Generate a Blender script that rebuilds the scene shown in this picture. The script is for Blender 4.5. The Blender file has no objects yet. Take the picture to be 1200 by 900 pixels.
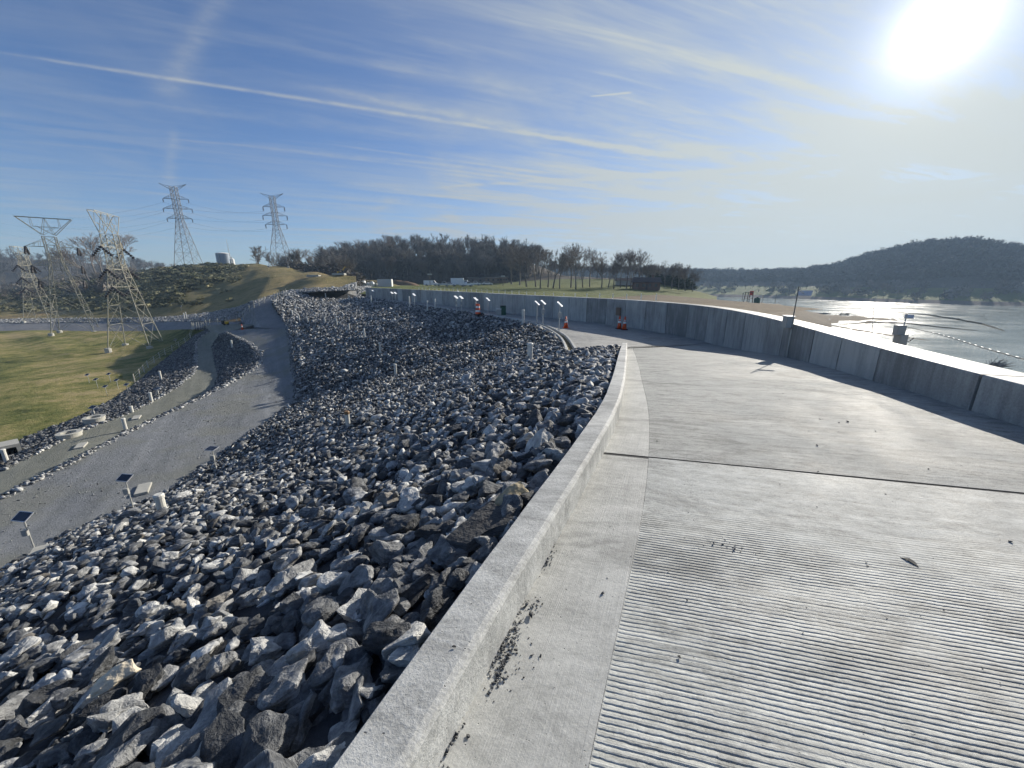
import bpy, bmesh, math, random
import numpy as np
from mathutils import Vector, Matrix, Euler, noise as mnoise
from mathutils.bvhtree import BVHTree
R = math.radians
random.seed(11); RNG = np.random.default_rng(11)
sc = bpy.context.scene
COL = sc.collection
# ------------------------------------------------------------------ camera
F = 450.0; TH = math.atan(120/450.0); CT, ST = math.cos(TH), math.sin(TH)
cam_d = bpy.data.cameras.new('camera'); cam = bpy.data.objects.new('camera', cam_d); COL.objects.link(cam)
cam_d.sensor_width = 36; cam_d.lens = 36*F/1200; cam_d.clip_start = .05; cam_d.clip_end = 6000
cam.location = (0, 0, 0); cam.rotation_euler = (R(90)-TH, 0, 0)
sc.camera = cam
def ray(x, y):
    v = 450-y
    return Vector((x-600, F*CT+v*ST, v*CT-F*ST))
def P(x, y, z):
    d = ray(x, y); k = z/d.z
    return (d.x*k, d.y*k, z)
def D(x, y, dist):                    # point at forward distance dist
    d = ray(x, y); k = dist/d.y
    return (d.x*k, dist, d.z*k)
ZR = [(-30,-1.52),(3.4,-1.52),(5.5,-1.6),(6.5,-1.68),(7.5,-1.74),(9,-1.87),(10.75,-2.05),(14,-2.45),(16.5,-2.67),(22,-2.78),(50,-2.80),(75,-3.0),(200,-3.0)]
ZX = [a for a, b in ZR]; ZY = [b for a, b in ZR]
def zr(y): return float(np.interp(y, ZX, ZY))
def H(x, y, off=0.0):                 # pixel onto the road height profile
    d = ray(x, y); z = -1.6
    for _ in range(60):
        yy = d.y*z/d.z
        z = .5*z+.5*(zr(yy)+off)
    k = z/d.z
    return (d.x*k, d.y*k, z)
# ------------------------------------------------------------------ object helpers
def tag(o, label=None, cat=None, group=None, kind=None):
    if label: o['label'] = label
    if cat: o['category'] = cat
    if group: o['group'] = group
    if kind: o['kind'] = kind
    return o
def empty(name, loc, rz=0, label=None, cat=None, group=None):
    o = bpy.data.objects.new(name, None); COL.objects.link(o)
    o.location = loc; o.rotation_euler = (0, 0, rz); o.empty_display_size = .2
    return tag(o, label, cat, group)
def link(name, me, mat=None, parent=None, loc=None):
    o = bpy.data.objects.new(name, me); COL.objects.link(o)
    if mat is not None and not me.materials:
        me.materials.append(mat)
    if parent: o.parent = parent
    if loc is not None: o.location = loc
    return o
def mesh(name, vs, fs, mat=None, parent=None, smooth=False, loc=None):
    me = bpy.data.meshes.new(name); me.from_pydata([tuple(v) for v in vs], [], fs)
    if smooth: me.shade_smooth()
    me.update()
    return link(name, me, mat, parent, loc)
def copy_tree(o, parent=None):
    c = o.copy(); COL.objects.link(c)
    if parent: c.parent = parent
    for ch in list(o.children): copy_tree(ch, c)
    return c
class MB:
    def __init__(s): s.v = []; s.f = []
    def add(s, vs, fs):
        n = len(s.v); s.v += [tuple(v) for v in vs]; s.f += [tuple(i+n for i in f) for f in fs]
    def box(s, c, d, M=None):
        x, y, z = d[0]/2, d[1]/2, d[2]/2
        vs = [Vector((a*x, b*y, e*z)) for a in (-1,1) for b in (-1,1) for e in (-1,1)]
        if M is not None: vs = [M @ v for v in vs]
        vs = [v+Vector(c) for v in vs]
        s.add(vs, [(0,1,3,2),(4,6,7,5),(0,4,5,1),(2,3,7,6),(0,2,6,4),(1,5,7,3)])
        return s
    def tube(s, a, b, r0, r1=None, n=6, cap=True):
        a = Vector(a); b = Vector(b); r1 = r0 if r1 is None else r1
        d = (b-a)
        if d.length < 1e-6: return s
        d.normalize(); u = d.orthogonal().normalized(); w = d.cross(u)
        vs = [a+(u*math.cos(t)+w*math.sin(t))*r0 for t in [2*math.pi*i/n for i in range(n)]]
        vs += [b+(u*math.cos(t)+w*math.sin(t))*r1 for t in [2*math.pi*i/n for i in range(n)]]
        fs = [(i, (i+1) % n, n+(i+1) % n, n+i) for i in range(n)]
        if cap: fs += [tuple(range(n-1, -1, -1)), tuple(range(n, 2*n))]
        s.add(vs, fs); return s
    def lathe(s, prof, n=16, c=(0,0,0)):
        vs = []; fs = []
        for r, z in prof:
            for i in range(n):
                t = 2*math.pi*i/n; vs.append((c[0]+r*math.cos(t), c[1]+r*math.sin(t), c[2]+z))
        for k in range(len(prof)-1):
            for i in range(n):
                j = (i+1) % n; fs.append((k*n+i, k*n+j, (k+1)*n+j, (k+1)*n+i))
        fs.append(tuple(range(n-1, -1, -1))); fs.append(tuple((len(prof)-1)*n+i for i in range(n)))
        s.add(vs, fs); return s
    def build(s, name, mat, parent=None, smooth=False, bevel=0):
        me = bpy.data.meshes.new(name); me.from_pydata(s.v, [], s.f)
        if bevel:
            bm = bmesh.new(); bm.from_mesh(me)
            bmesh.ops.bevel(bm, geom=bm.edges[:], offset=bevel, segments=2, affect='EDGES')
            bm.to_mesh(me); bm.free()
        if smooth: me.shade_smooth()
        me.update()
        return link(name, me, mat, parent)
# ------------------------------------------------------------------ node helper
class N:
    """tiny expression wrapper round shader sockets"""
    def __init__(s, t, k): s.t = t; s.k = k
    def _m(s, op, *a):
        n = s.t.nodes.new('ShaderNodeMath'); n.operation = op
        for i, q in enumerate((s,)+a):
            if isinstance(q, N): s.t.links.new(q.k, n.inputs[i])
            else: n.inputs[i].default_value = q
        return N(s.t, n.outputs[0])
    def __add__(s, o): return s._m('ADD', o)
    def __radd__(s, o): return s._m('ADD', o)
    def __sub__(s, o): return s._m('SUBTRACT', o)
    def __rsub__(s, o): return (s*-1)+o
    def __mul__(s, o): return s._m('MULTIPLY', o)
    def __rmul__(s, o): return s._m('MULTIPLY', o)
    def __truediv__(s, o): return s._m('DIVIDE', o)
    def pow(s, o): return s._m('POWER', o)
    def max(s, o): return s._m('MAXIMUM', o)
    def min(s, o): return s._m('MINIMUM', o)
    def exp(s): return s._m('EXPONENT')
    def abs(s): return s._m('ABSOLUTE')
    def sin(s): return s._m('SINE')
    def fract(s): return s._m('FRACT')
    def ss(s, a, b, c=0.0, d=1.0):
        n = s.t.nodes.new('ShaderNodeMapRange'); n.interpolation_type = 'SMOOTHSTEP'
        s.t.links.new(s.k, n.inputs[0])
        for i, q in enumerate((a, b, c, d)): n.inputs[i+1].default_value = q
        return N(s.t, n.outputs[0])
class Mat:
    def __init__(s, name, rough=.8, spec=.5, metal=0):
        s.m = bpy.data.materials.new(name); s.m.use_nodes = True; s.t = s.m.node_tree
        s.b = s.t.nodes['Principled BSDF']; s.b.inputs['Roughness'].default_value = rough
        s.b.inputs['Specular IOR Level'].default_value = spec; s.b.inputs['Metallic'].default_value = metal
    def co(s, kind='Object'):
        n = s.t.nodes.new('ShaderNodeTexCoord'); return n.outputs[kind]
    def geo(s, what='Position'):
        n = s.t.nodes.new('ShaderNodeNewGeometry'); return n.outputs[what]
    def mapv(s, vec, scale=(1,1,1), rot=(0,0,0), loc=(0,0,0)):
        n = s.t.nodes.new('ShaderNodeMapping'); s.t.links.new(vec, n.inputs[0])
        n.inputs['Scale'].default_value = scale; n.inputs['Rotation'].default_value = rot; n.inputs['Location'].default_value = loc
        return n.outputs[0]
    def aniso(s, vec, ang, scale):
        return s.mapv(s.mapv(vec, (1,1,1), (0,0,-ang)), scale)
    def noise(s, vec, scale, detail=4, rough=.55, dist=0.0):
        n = s.t.nodes.new('ShaderNodeTexNoise'); s.t.links.new(vec, n.inputs['Vector'])
        n.inputs['Scale'].default_value = scale; n.inputs['Detail'].default_value = detail
        n.inputs['Roughness'].default_value = rough; n.inputs['Distortion'].default_value = dist
        return N(s.t, n.outputs[0])
    def vor(s, vec, scale, feat='F1', out='Distance', rnd=1.0):
        n = s.t.nodes.new('ShaderNodeTexVoronoi'); s.t.links.new(vec, n.inputs['Vector'])
        n.feature = feat; n.inputs['Scale'].default_value = scale; n.inputs['Randomness'].default_value = rnd
        if out == 'Color':
            q = s.t.nodes.new('ShaderNodeSeparateColor'); s.t.links.new(n.outputs['Color'], q.inputs[0]); return N(s.t, q.outputs[0])
        return N(s.t, n.outputs[out])
    def attr(s, name):
        n = s.t.nodes.new('ShaderNodeAttribute'); n.attribute_name = name; return N(s.t, n.outputs['Fac'])
    def objrand(s):
        n = s.t.nodes.new('ShaderNodeObjectInfo'); return N(s.t, n.outputs['Random'])
    def ramp(s, fac, stops):
        n = s.t.nodes.new('ShaderNodeValToRGB'); s.t.links.new(fac.k, n.inputs[0]); e = n.color_ramp.elements
        while len(e) < len(stops): e.new(.5)
        for q, (p, c) in zip(e, stops):
            q.position = p; q.color = (c, c, c, 1) if isinstance(c, (int, float)) else (c[0], c[1], c[2], 1)
        return n.outputs[0]
    def mix(s, fac, a, b, mode='MIX'):
        n = s.t.nodes.new('ShaderNodeMix'); n.data_type = 'RGBA'; n.blend_type = mode
        for i, q in ((0, fac), (6, a), (7, b)):
            k = n.inputs[i]
            if isinstance(q, N): s.t.links.new(q.k, k)
            elif isinstance(q, bpy.types.NodeSocket): s.t.links.new(q, k)
            elif isinstance(q, (int, float)) and i == 0: k.default_value = q
            else: k.default_value = (q[0], q[1], q[2], 1) if not isinstance(q, (int, float)) else (q, q, q, 1)
        return n.outputs[2]
    def color(s, c):
        if isinstance(c, bpy.types.NodeSocket): s.t.links.new(c, s.b.inputs['Base Color'])
        else: s.b.inputs['Base Color'].default_value = (c[0], c[1], c[2], 1)
        return s
    def rough(s, n): s.t.links.new(n.k, s.b.inputs['Roughness']); return s
    def bump(s, h, dist=.01, strength=1.0):
        n = s.t.nodes.new('ShaderNodeBump'); s.t.links.new(h.k, n.inputs['Height'])
        n.inputs['Distance'].default_value = dist; n.inputs['Strength'].default_value = strength
        s.t.links.new(n.outputs[0], s.b.inputs['Normal']); return s
def plain(name, c, rough=.6, metal=0, var=.12, scale=8, bump=0):
    M = Mat(name, rough, .4, metal); v = M.co()
    n = M.noise(v, scale, 4)
    M.color(M.mix(n, tuple(q*(1-var) for q in c), tuple(min(1, q*(1+var)) for q in c)))
    if bump: M.bump(n, bump)
    return M.m
# ------------------------------------------------------------------ materials
def mat_concrete(name, lo, hi, big=.5, broom=None, bmp=.004, streak=.11, rough=.75, pits=True, cracks=False, rnd=0.0, warm=(1,1,.97)):
    M = Mat(name, rough, .35); v = M.geo('Position')
    a = M.noise(v, big, 6, .68, .6); b = M.noise(M.aniso(v, R(-13), (3, 7, 4)), 1, 5, .68, .4); c = M.noise(v, 70, 3, .75)
    f = a*.36+b*.38+c*.26
    h = c*.5+b*.2
    if broom is not None:
        w = M.noise(M.aniso(v, broom, (1.5, 190, 4)), 1.0, 3, .6)
        w2 = M.noise(M.aniso(v, broom, (1.6, 24, 4)), 1.0, 6, .72, .3)
        f = f*(.92-streak)+w*.08+w2*streak; h = h+w*.6+w2*.5
    if rnd: f = f+(M.objrand()-.5)*rnd
    lo = tuple(lo*q for q in warm); hi = tuple(hi*q for q in warm)
    mid = tuple((p+q)/2 for p, q in zip(lo, hi))
    pp_ = M.noise(M.aniso(v, R(-13), (9, 20, 9)), 1, 6, .82); f = f+(pp_-.5)*.30
    col = M.ramp(f, [(.41, lo), (.49, mid), (.58, hi)])
    if pits:
        p = M.noise(v, 60, 2, .5); col = M.mix(p.ss(.74, .78)*.8, col, .05); h = h-p.ss(.72, .80)*1.0
        st = M.noise(M.aniso(v, R(-16), (.5, 1.4, 1)), 1.2, 7, .75, .9); col = M.mix(st.ss(.50, .66)*.62, col, tuple(q*.42 for q in mid)); wp_ = M.noise(M.aniso(v, R(-14), (3, 12, 4)), 1.3, 6, .8, .5); col = M.mix(wp_.ss(.58, .72)*.5, col, tuple(min(.8, q*1.35) for q in hi))
    M.color(col); M.bump(h, bmp, .9)
    M.rough(a.ss(.3, .7, rough-.12, rough+.08))
    return M.m
m_slab = mat_concrete('grooved_concrete', .20, .52, .35, broom=R(-13.6), streak=.22, warm=(.98,1.0,.94))
m_ramp = mat_concrete('ramp_concrete', .15, .42, .45, broom=R(-13.6), streak=.34, bmp=.006, warm=(.98,1,.94), rough=.82)
m_strip = mat_concrete('gutter_concrete', .31, .52, .6, broom=R(67), warm=(1,1,.93))
m_kerb = mat_concrete('kerb_concrete', .31, .58, 1.3, bmp=.007, warm=(1,1,.94))
m_crest = mat_concrete('crest_concrete', .14, .42, .25, broom=R(140), streak=.22, warm=(1,.99,.92))
def mat_wall():
    M = Mat('wall_concrete', .62, .45); v = M.geo('Position')
    a = M.noise(v, .9, 5, .6); b = M.noise(M.mapv(v, (3, 3, .35)), 2.2, 5, .65, .3); c = M.noise(v, 40, 3, .6)
    f = a*.35+b*.45+c*.2+(M.objrand()-.5)*.20
    col = M.ramp(f, [(.38, (.18,.18,.17)), (.5, (.30,.30,.285)), (.62, (.44,.44,.41))])
    M.color(col); M.bump(c*.6+b*.3, .004, .7); return M.m
m_wall = mat_wall()
def mat_rock(name, attr):
    M = Mat(name, .72, .4); v = M.co('Object') if not attr else M.geo('Position')
    t = M.attr('tint') if attr else M.objrand()
    vv = M.mapv(v, (1, 1, 1))
    n1 = M.noise(vv, 6 if attr else 2.2, 3 if attr else 5, .65, .6); st = M.noise(M.mapv(v, (1, 1, 5)), 9 if attr else 2.8, 3, .65, .5)
    n2 = st if attr else M.noise(vv, 16, 4, .7)
    f = t*.27+n1*.38+n2*.16+st*.17
    col = M.ramp(f, [(.36, (.040,.043,.047)), (.46, (.12,.125,.13)), (.54, (.27,.275,.275)), (.65, (.60,.60,.57))])
    q = (t*7.13).fract(); col = M.mix(q.ss(.95, .99)*.45, col, (.27,.23,.17))
    M.color(col); M.bump(n1*.7+n2*.5+st*.5, .03 if attr else .05, .8)
    return M.m
m_rock = mat_rock('riprap_stone', False); m_rocks = mat_rock('riprap_stone_mass', True)
def mat_gravel(name, lo, hi, sc_=9, big=.12, brown=None, tracks=None, rough=.95):
    M = Mat(name, rough, .08); v = M.geo('Position')
    a = M.noise(v, big, 6, .6, .5); b = M.noise(v, 1.2, 5, .65); c = M.vor(v, sc_, out='Color'); d = M.noise(v, 30, 3, .7)
    f = a*.38+b*.28+c*.12+d*.22
    if tracks is not None:
        w = M.noise(M.aniso(v, tracks, (.06, 1.5, 1)), 1, 3, .6); f = f*.7+w*.3
    mid = tuple((p+q)/2 for p, q in zip(lo, hi))
    col = M.ramp(f, [(.33, lo), (.48, mid), (.64, hi)])
    if brown: col = M.mix(M.noise(v, .35, 4).ss(.45, .62)*.7, col, brown)
    M.color(col); M.bump(c*.6+d*.6+b, .05, .8); return M.m
m_bench = mat_gravel('bench_gravel', (.13,.138,.142), (.31,.32,.322), 26, brown=(.215,.218,.19), tracks=R(122))
m_dirt = mat_gravel('track_gravel', (.14,.145,.12), (.31,.31,.26), 24, tracks=R(128))
m_far_road = mat_gravel('grey_road_gravel', (.15,.155,.16), (.28,.28,.28), 6)
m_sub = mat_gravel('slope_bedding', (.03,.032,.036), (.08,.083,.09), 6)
m_abut = mat_gravel('abutment_gravel', (.13,.135,.14), (.36,.36,.36), 2.2)
m_bed = mat_gravel('shore_earth', (.09,.07,.045), (.21,.165,.11), 2, .05)
def mat_grass(name, cols, big=.06):
    M = Mat(name, .95, .15); v = M.geo('Position')
    a = M.noise(v, big, 6, .62, .6); b = M.noise(v, .5, 5, .7); c = M.noise(v, 5, 4, .8)
    f = a*.44+b*.32+c*.24
    M.color(M.ramp(f, cols)); M.bump(c+b, .2, .8); return M.m
m_field = mat_grass('toe_meadow', [(.40,(.055,.068,.022)),(.46,(.13,.145,.042)),(.52,(.26,.235,.085)),(.59,(.42,.33,.17))], .06)
m_hill = mat_grass('hill_turf', [(.36,(.09,.09,.035)),(.47,(.20,.17,.07)),(.56,(.32,.25,.12)),(.66,(.24,.13,.06))], .03)
m_lawn = mat_grass('lawn', [(.38,(.065,.085,.022)),(.5,(.12,.14,.04)),(.64,(.20,.19,.08))], .02)
m_wood = mat_grass('woodland_floor', [(.35,(.06,.055,.045)),(.5,(.11,.095,.075)),(.66,(.17,.145,.11))], .02)
SKYTINT=(.62,.80,1.12,1); CLB0=4.2; CLB1=2.4; HAZE=0.00036; EXPO=0.5
# ------------------------------------------------------------------ surfaces
SURF = []
def lerp_poly(pts, u):                # pts: list of 3-vectors, u in 0..len-1
    i = min(int(u), len(pts)-2); f = u-i
    a, b = pts[i], pts[i+1]
    return [a[k]*(1-f)+b[k]*f for k in range(3)]
def crom(pts, u):
    i = min(int(u), len(pts)-2); f = u-i
    p0 = pts[max(i-1, 0)]; p1 = pts[i]; p2 = pts[i+1]; p3 = pts[min(i+2, len(pts)-1)]
    return [.5*(2*p1[k]+(p2[k]-p0[k])*f+(2*p0[k]-5*p1[k]+4*p2[k]-p3[k])*f*f+(3*p1[k]-p0[k]-3*p2[k]+p3[k])*f**3) for k in range(3)]
def loft(name, lines, nu, nv, mat, noise=0, nscale=.2, zf=None, smooth_u=False, kind='structure', bulge=0, reg=True, edge0=True, smooth=True):
    """lines: polylines of equal length; nu cells per column step, nv cells per line gap"""
    m = len(lines[0]); vs = []; L = len(lines)
    fu = crom if smooth_u else lerp_poly
    for j in range((L-1)*nv+1):
        w = j/nv; a = min(int(w), L-2); f = w-a
        for i in range((m-1)*nu+1):
            u = i/nu
            p = fu(lines[a], u); q = fu(lines[a+1], u)
            c = [p[k]*(1-f)+q[k]*f for k in range(3)]
            if noise:
                e = 1.0
                if edge0: e = min(1, min(w, L-1-w)*3)
                c[2] += noise*e*(mnoise.fractal(Vector((c[0]*nscale, c[1]*nscale, 3.1)), 1.0, 2.0, 4))
            if zf: c[2] = zf(c[1])
            vs.append(c)
    nc = (m-1)*nu+1; nr = (L-1)*nv+1
    fs = [(j*nc+i, j*nc+i+1, (j+1)*nc+i+1, (j+1)*nc+i) for j in range(nr-1) for i in range(nc-1)]
    # face upward
    a, b, c = Vector(vs[fs[len(fs)//2][0]]), Vector(vs[fs[len(fs)//2][1]]), Vector(vs[fs[len(fs)//2][2]])
    if (b-a).cross(c-a).z < 0: fs = [tuple(reversed(f)) for f in fs]
    o = mesh(name, vs, fs, mat, smooth=smooth); tag(o, kind=kind)
    if reg: SURF.append((vs, fs, name))
    return o
# crest curves
ko_px = [(389,900),(450,819),(513,718+4),(583,636),(620,588),(656,540),(680,510),(697,486),(710,464),(719,437),(724,418),(729,402)]
kerb_o = [H(x, y, .19) for x, y in ko_px]
def resample(pts, n):
    d = [0]
    for a, b in zip(pts, pts[1:]): d.append(d[-1]+math.dist(a[:2], b[:2]))
    out = []
    for i in range(n):
        t = d[-1]*i/(n-1)
        out.append(tuple(float(np.interp(t, d, [p[k] for p in pts])) for k in range(3)))
    return out
def smooth_poly(pts, it=2):
    pts = [list(p) for p in pts]
    for _ in range(it):
        q = [p[:] for p in pts]
        for i in range(1, len(pts)-1):
            for k in range(3): q[i][k] = .25*pts[i-1][k]+.5*pts[i][k]+.25*pts[i+1][k]
        pts = q
    return [tuple(p) for p in pts]
kdir = (Vector(kerb_o[4])-Vector(kerb_o[0])); kdir.z = 0; kdir.normalize()
kb = Vector(kerb_o[0])-kdir*14
kerb_o = [tuple(kb)]+kerb_o
kerb_o = smooth_poly(resample(kerb_o, 60), 2)
def offset(pts, d, z=None):
    out = []
    for i, p in enumerate(pts):
        a = Vector(pts[max(i-1, 0)]); b = Vector(pts[min(i+1, len(pts)-1)]); t = b-a; t.z = 0; t.normalize()
        n = Vector((t.y, -t.x, 0)); q = Vector(p)+n*d
        out.append((q.x, q.y, p[2] if z is None else z))
    return out
KW = .20
kerb_i = [(x, y, zr(y)) for x, y, z in offset(kerb_o, KW)]
strip_o = [(x, y, zr(y)) for x, y, z in offset(kerb_o, KW+.0)]
# wall plan (front face, seen over the top edge at z=-1.1)
ZT = -1.10
wall_f = [(4.6,-12,ZT),(4.75,-6,ZT),(5.0,0,ZT),(5.2,2,ZT)]+[P(x, y, ZT) for x, y in [(1200,454),(1131,436),(1046,411),(991,397.6),(955,387),(925,378),(877,367),(840,360.3),(800,356)]]+[P(747,352,ZT),P(690,349,ZT),P(600,345,ZT),P(500,340,ZT),P(428,337,ZT)]
dense = [tuple(crom(wall_f, i/12)) for i in range(12*(len(wall_f)-1)+1)]
wall_f = smooth_poly(resample(dense, 150), 12)
# lip and gutter along the far crest
lip_px = [(662,411),(660,403),(652,392),(637,383.5),(620,378),(580,371),(540,364.5),(480,356),(421,347.5)]
lip = [H(x, y) for x, y in lip_px]
lip = smooth_poly([tuple(crom(lip, i/6)) for i in range(6*(len(lip)-1)+1)], 3)
lip = resample(lip, 60)
# --- far crest road + ramp, one sheet each, z follows the profile
def on_wall(n, y0, y1):
    pts = [p for p in wall_f if y0 <= p[1] <= y1]
    return resample(pts, n)
JT = 3.35; G = Vector((.972, -.235)); Tt = Vector((.235, .972))
def ts(p): return (p[0]*G.x+p[1]*G.y, p[0]*Tt.x+p[1]*Tt.y)
bound_px = [(700,853),(712,790),(725,722),(740,665),(751,625),(759,560),(761,520),(761,482),(756,462),(751,440),(741,405)]
bound = [H(x, y) for x, y in bound_px]
bound = [(bound[0][0]-kdir.x*14, bound[0][1]-kdir.y*14, -1.52)]+bound
bound = smooth_poly(resample(bound, 90), 3)
# smooth strip beside the kerb (gutter pan), split at the joint
def cut(pts, t0, t1, n):
    q = [p for p in resample(pts, 600) if t0 <= ts(p)[1] <= t1]
    return [(x, y, zr(y)) for x, y, z in resample(q, n)]
yend = kerb_i[-1][1]
loft('gutter_strip_near', [cut(kerb_i, -20, JT-.0028, 60), cut(bound, -20, JT-.0028, 60)], 1, 6, m_strip, zf=lambda y: zr(y)+.0)
loft('gutter_strip_ramp', [cut(kerb_i, JT+.0028, 50, 60), cut(bound, JT+.0028, 50, 60)], 1, 6, m_strip, zf=lambda y: zr(y))
# ramp slab beyond the joint, reaching the wall
wt = [p for p in resample(wall_f, 900) if ts(p)[1] >= JT+.0028 and p[1] < 16.5]
loft('ramp_slab', [cut([(p[0]+.002, p[1], p[2]) for p in bound], JT+.0028, 50, 70), resample(wt, 70)], 1, 14, m_ramp, zf=lambda y: zr(y))
# crest road beyond
gut_i = offset(lip, .42)             # right-hand edge of the gutter channel
left = [ (kerb_i[-1][0]-.05, kerb_i[-1][1]+.02, 0) ]
b_end = bound[-1]
far_w = resample([p for p in resample(wall_f, 900) if p[1] > 16.3], 80)
# far crest sheet: front edge = rock end line
fl = [(p[0], p[1], zr(p[1])) for p in resample(gut_i, 80)]
kx, ky = kerb_o[-1][0], kerb_o[-1][1]
loft('crest_road', [fl, resample([p for p in resample(wall_f, 1200) if p[1] > 16.9], 80)], 1, 14, m_crest, zf=zr)
tri = MB(); wq = [p for p in resample(wall_f, 1200) if 16.2 < p[1] < 17.2]
a0 = fl[0]; poly = [a0, (kx+.0, ky-.02, 0), (kx+KW, ky, 0), b_end, wt[-1], wq[-1]]
cpt = (sum(p[0] for p in poly)/6, sum(p[1] for p in poly)/6)
vs = [(p[0], p[1], zr(p[1])-.004) for p in poly]
mesh('crest_road_apron', [(cpt[0], cpt[1], zr(cpt[1])-.004)]+vs, [(0, i+1, (i+1) % 6+1) for i in range(6)], m_crest)['kind'] = 'structure'
# grooved slab: real grooves, rows follow the groove direction
def build_grooved():
    t = [-14, -6, -2, -.6]; sp = .0228; prof = [(0, 0), (.60, 0), (.67, -.8), (.75, -1), (.83, -1), (.91, -.3), (.96, 0)]
    zs = [0, 0, 0, 0]; tt = -.6+.001
    while tt < 2.75:
        for a, b in prof: t.append(tt+a*sp); zs.append(b)
        tt += sp
    while tt < JT-.03: t.append(tt); zs.append(0); tt += .05
    t += [JT-.014, JT-.0028]; zs += [0, -.0015/.0045]
    b = resample(bound, 900); w = resample(wall_f, 2500)
    bs = [ts(p) for p in b]; ws = [ts(p) for p in w]
    bt = [q[1] for q in bs]; bx = [q[0] for q in bs]; wt_ = [q[1] for q in ws]; wx = [q[0] for q in ws]
    nc = 330; vs = []
    for tv, zv in zip(t, zs):
        s0 = float(np.interp(tv, bt, bx))+.0015; s1 = float(np.interp(tv, wt_, wx))
        for i in range(nc+1):
            f = (i/nc)**1.35; s = s0+(s1-s0)*f
            wob = .006*mnoise.noise(Vector((s*1.1, tv*.6, 0)))+.0022*mnoise.noise(Vector((s*14, tv*9, 5)))+.0020*mnoise.noise(Vector((s*60, tv*30, 5)))
            fade = min(1, max(0, (2.62+.25*mnoise.noise(Vector((s, 0, 8)))-tv)/.5))
            dep = .0028*max(.1, .75+.6*mnoise.noise(Vector((s*2.5, tv*2.5, 2)))+.45*mnoise.noise(Vector((s*9, tv*34, 6))))*fade*min(1, (i)/3)
            x = G.x*s+Tt.x*(tv+wob); y = G.y*s+Tt.y*(tv+wob)
            vs.append((x, y, zr(y)+zv*dep+.0012*mnoise.noise(Vector((s*14, tv*14, 1)))))
    fs = [(j*(nc+1)+i, j*(nc+1)+i+1, (j+1)*(nc+1)+i+1, (j+1)*(nc+1)+i) for j in range(len(t)-1) for i in range(nc)]
    o = mesh('grooved_slab', vs, fs, m_slab, smooth=True); tag(o, kind='structure')
build_grooved()
# joint filler below the slabs
q0 = (G*(-.1)+Tt*JT); q1 = (G*6.3+Tt*JT)
mb = MB(); mb.box(((q0.x+q1.x)/2, (q0.y+q1.y)/2, -1.585), (6.3, .1, .12), Matrix.Rotation(math.atan2(G.y, G.x), 3, 'Z')); tag(mb.build('joint_filler', plain('joint_dark', (.05,.05,.05), .9)), kind='structure')
# kerb body: profile with chamfers
def ribbon(name, path, prof, mat, kind='structure', smooth=False):
    """prof: list of (offset, dz) ; path z used as base"""
    vs = []; n = len(prof)
    cols = [offset(path, d) for d, z in prof]
    for i in range(len(path)):
        for k, (d, dz) in enumerate(prof): vs.append((cols[k][i][0], cols[k][i][1], path[i][2]+dz))
    fs = [(i*n+k, i*n+k+1, (i+1)*n+k+1, (i+1)*n+k) for i in range(len(path)-1) for k in range(n-1)]
    fs += [tuple(range(n)), tuple((len(path)-1)*n+k for k in range(n-1, -1, -1))]
    o = mesh(name, vs, fs, mat, smooth=smooth); tag(o, kind=kind); return o
kpath = resample(kerb_o, 220); kpath = [(x+.0025*mnoise.noise(Vector((x*3,y*3,0))), y, zr(y)+.003*mnoise.noise(Vector((x*2,y*2,4)))) for x, y, z in kpath]
ribbon('concrete_kerb', kpath, [(0,-.55),(0,.182),(.008,.193),(KW-.035,.197),(KW-.014,.190),(KW-.004,.175),(KW+.006,-.02),(KW+.006,-.3)], m_kerb)
# gutter channel by the far crest: two lips and a channel floor
lp = [(x, y, zr(y)) for x, y, z in lip]
ribbon('gutter_lip', lp, [(0,-.6),(0,.03),(.02,.045),(.10,.045),(.115,.03),(.115,-.2)], m_kerb)
ribbon('gutter_edge', offset(lp, .40), [(-.04,-.2),(-.04,.04),(-.02,.05),(.05,.05),(.06,.03),(.06,-.1)], m_kerb)
m_silt = mat_gravel('gutter_silt', (.12,.10,.06), (.22,.19,.12), 12)
ribbon('gutter_channel', offset(lp, .115), [(0,-.1),(.0,-.07),(.25,-.07),(.25,-.1)], m_silt)
# ---------------------------------------------------------------- the dam face
def BK(x, y, z): return P(x, y, z*.68)
ke = lambda f: kerb_o[int(f*(len(kerb_o)-1))]
kk = [H(x, y, .19) for x, y in [(389,900),(513,722),(620,588),(686,500),(710,464),(722,425),(729,402)]]
def nr(p, d): return (p[0], p[1], zr(p[1])+d)
ls = nr(H(662, 411), -.10)
def lp3(p, q, f): return tuple(p[k]*(1-f)+q[k]*f for k in range(3))
k3 = nr(kk[3], .0)
top = [nr(p, .0) for p in (kerb_o[0], kk[0], kk[1], kk[2], kk[3])]+[lp3(k3, ls, .3), lp3(k3, ls, .6), lp3(k3, ls, .85), ls]
top += [nr(H(x, y), -.10) for x, y in [(652,392),(620,378),(580,371),(540,364.5),(480,356),(421,347.5)]]
top += [P(402,342,-2.1), P(368,341,-1.95)]
patch_a = [k3, nr(kk[4], .04), nr(kk[5], .04), nr(kk[6], .02)]; patch_b = [k3, lp3(k3, ls, .33), lp3(k3, ls, .66), ls]
loft('crest_shoulder_bedding', [patch_a, patch_b], 6, 6, m_sub, noise=.05)
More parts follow.
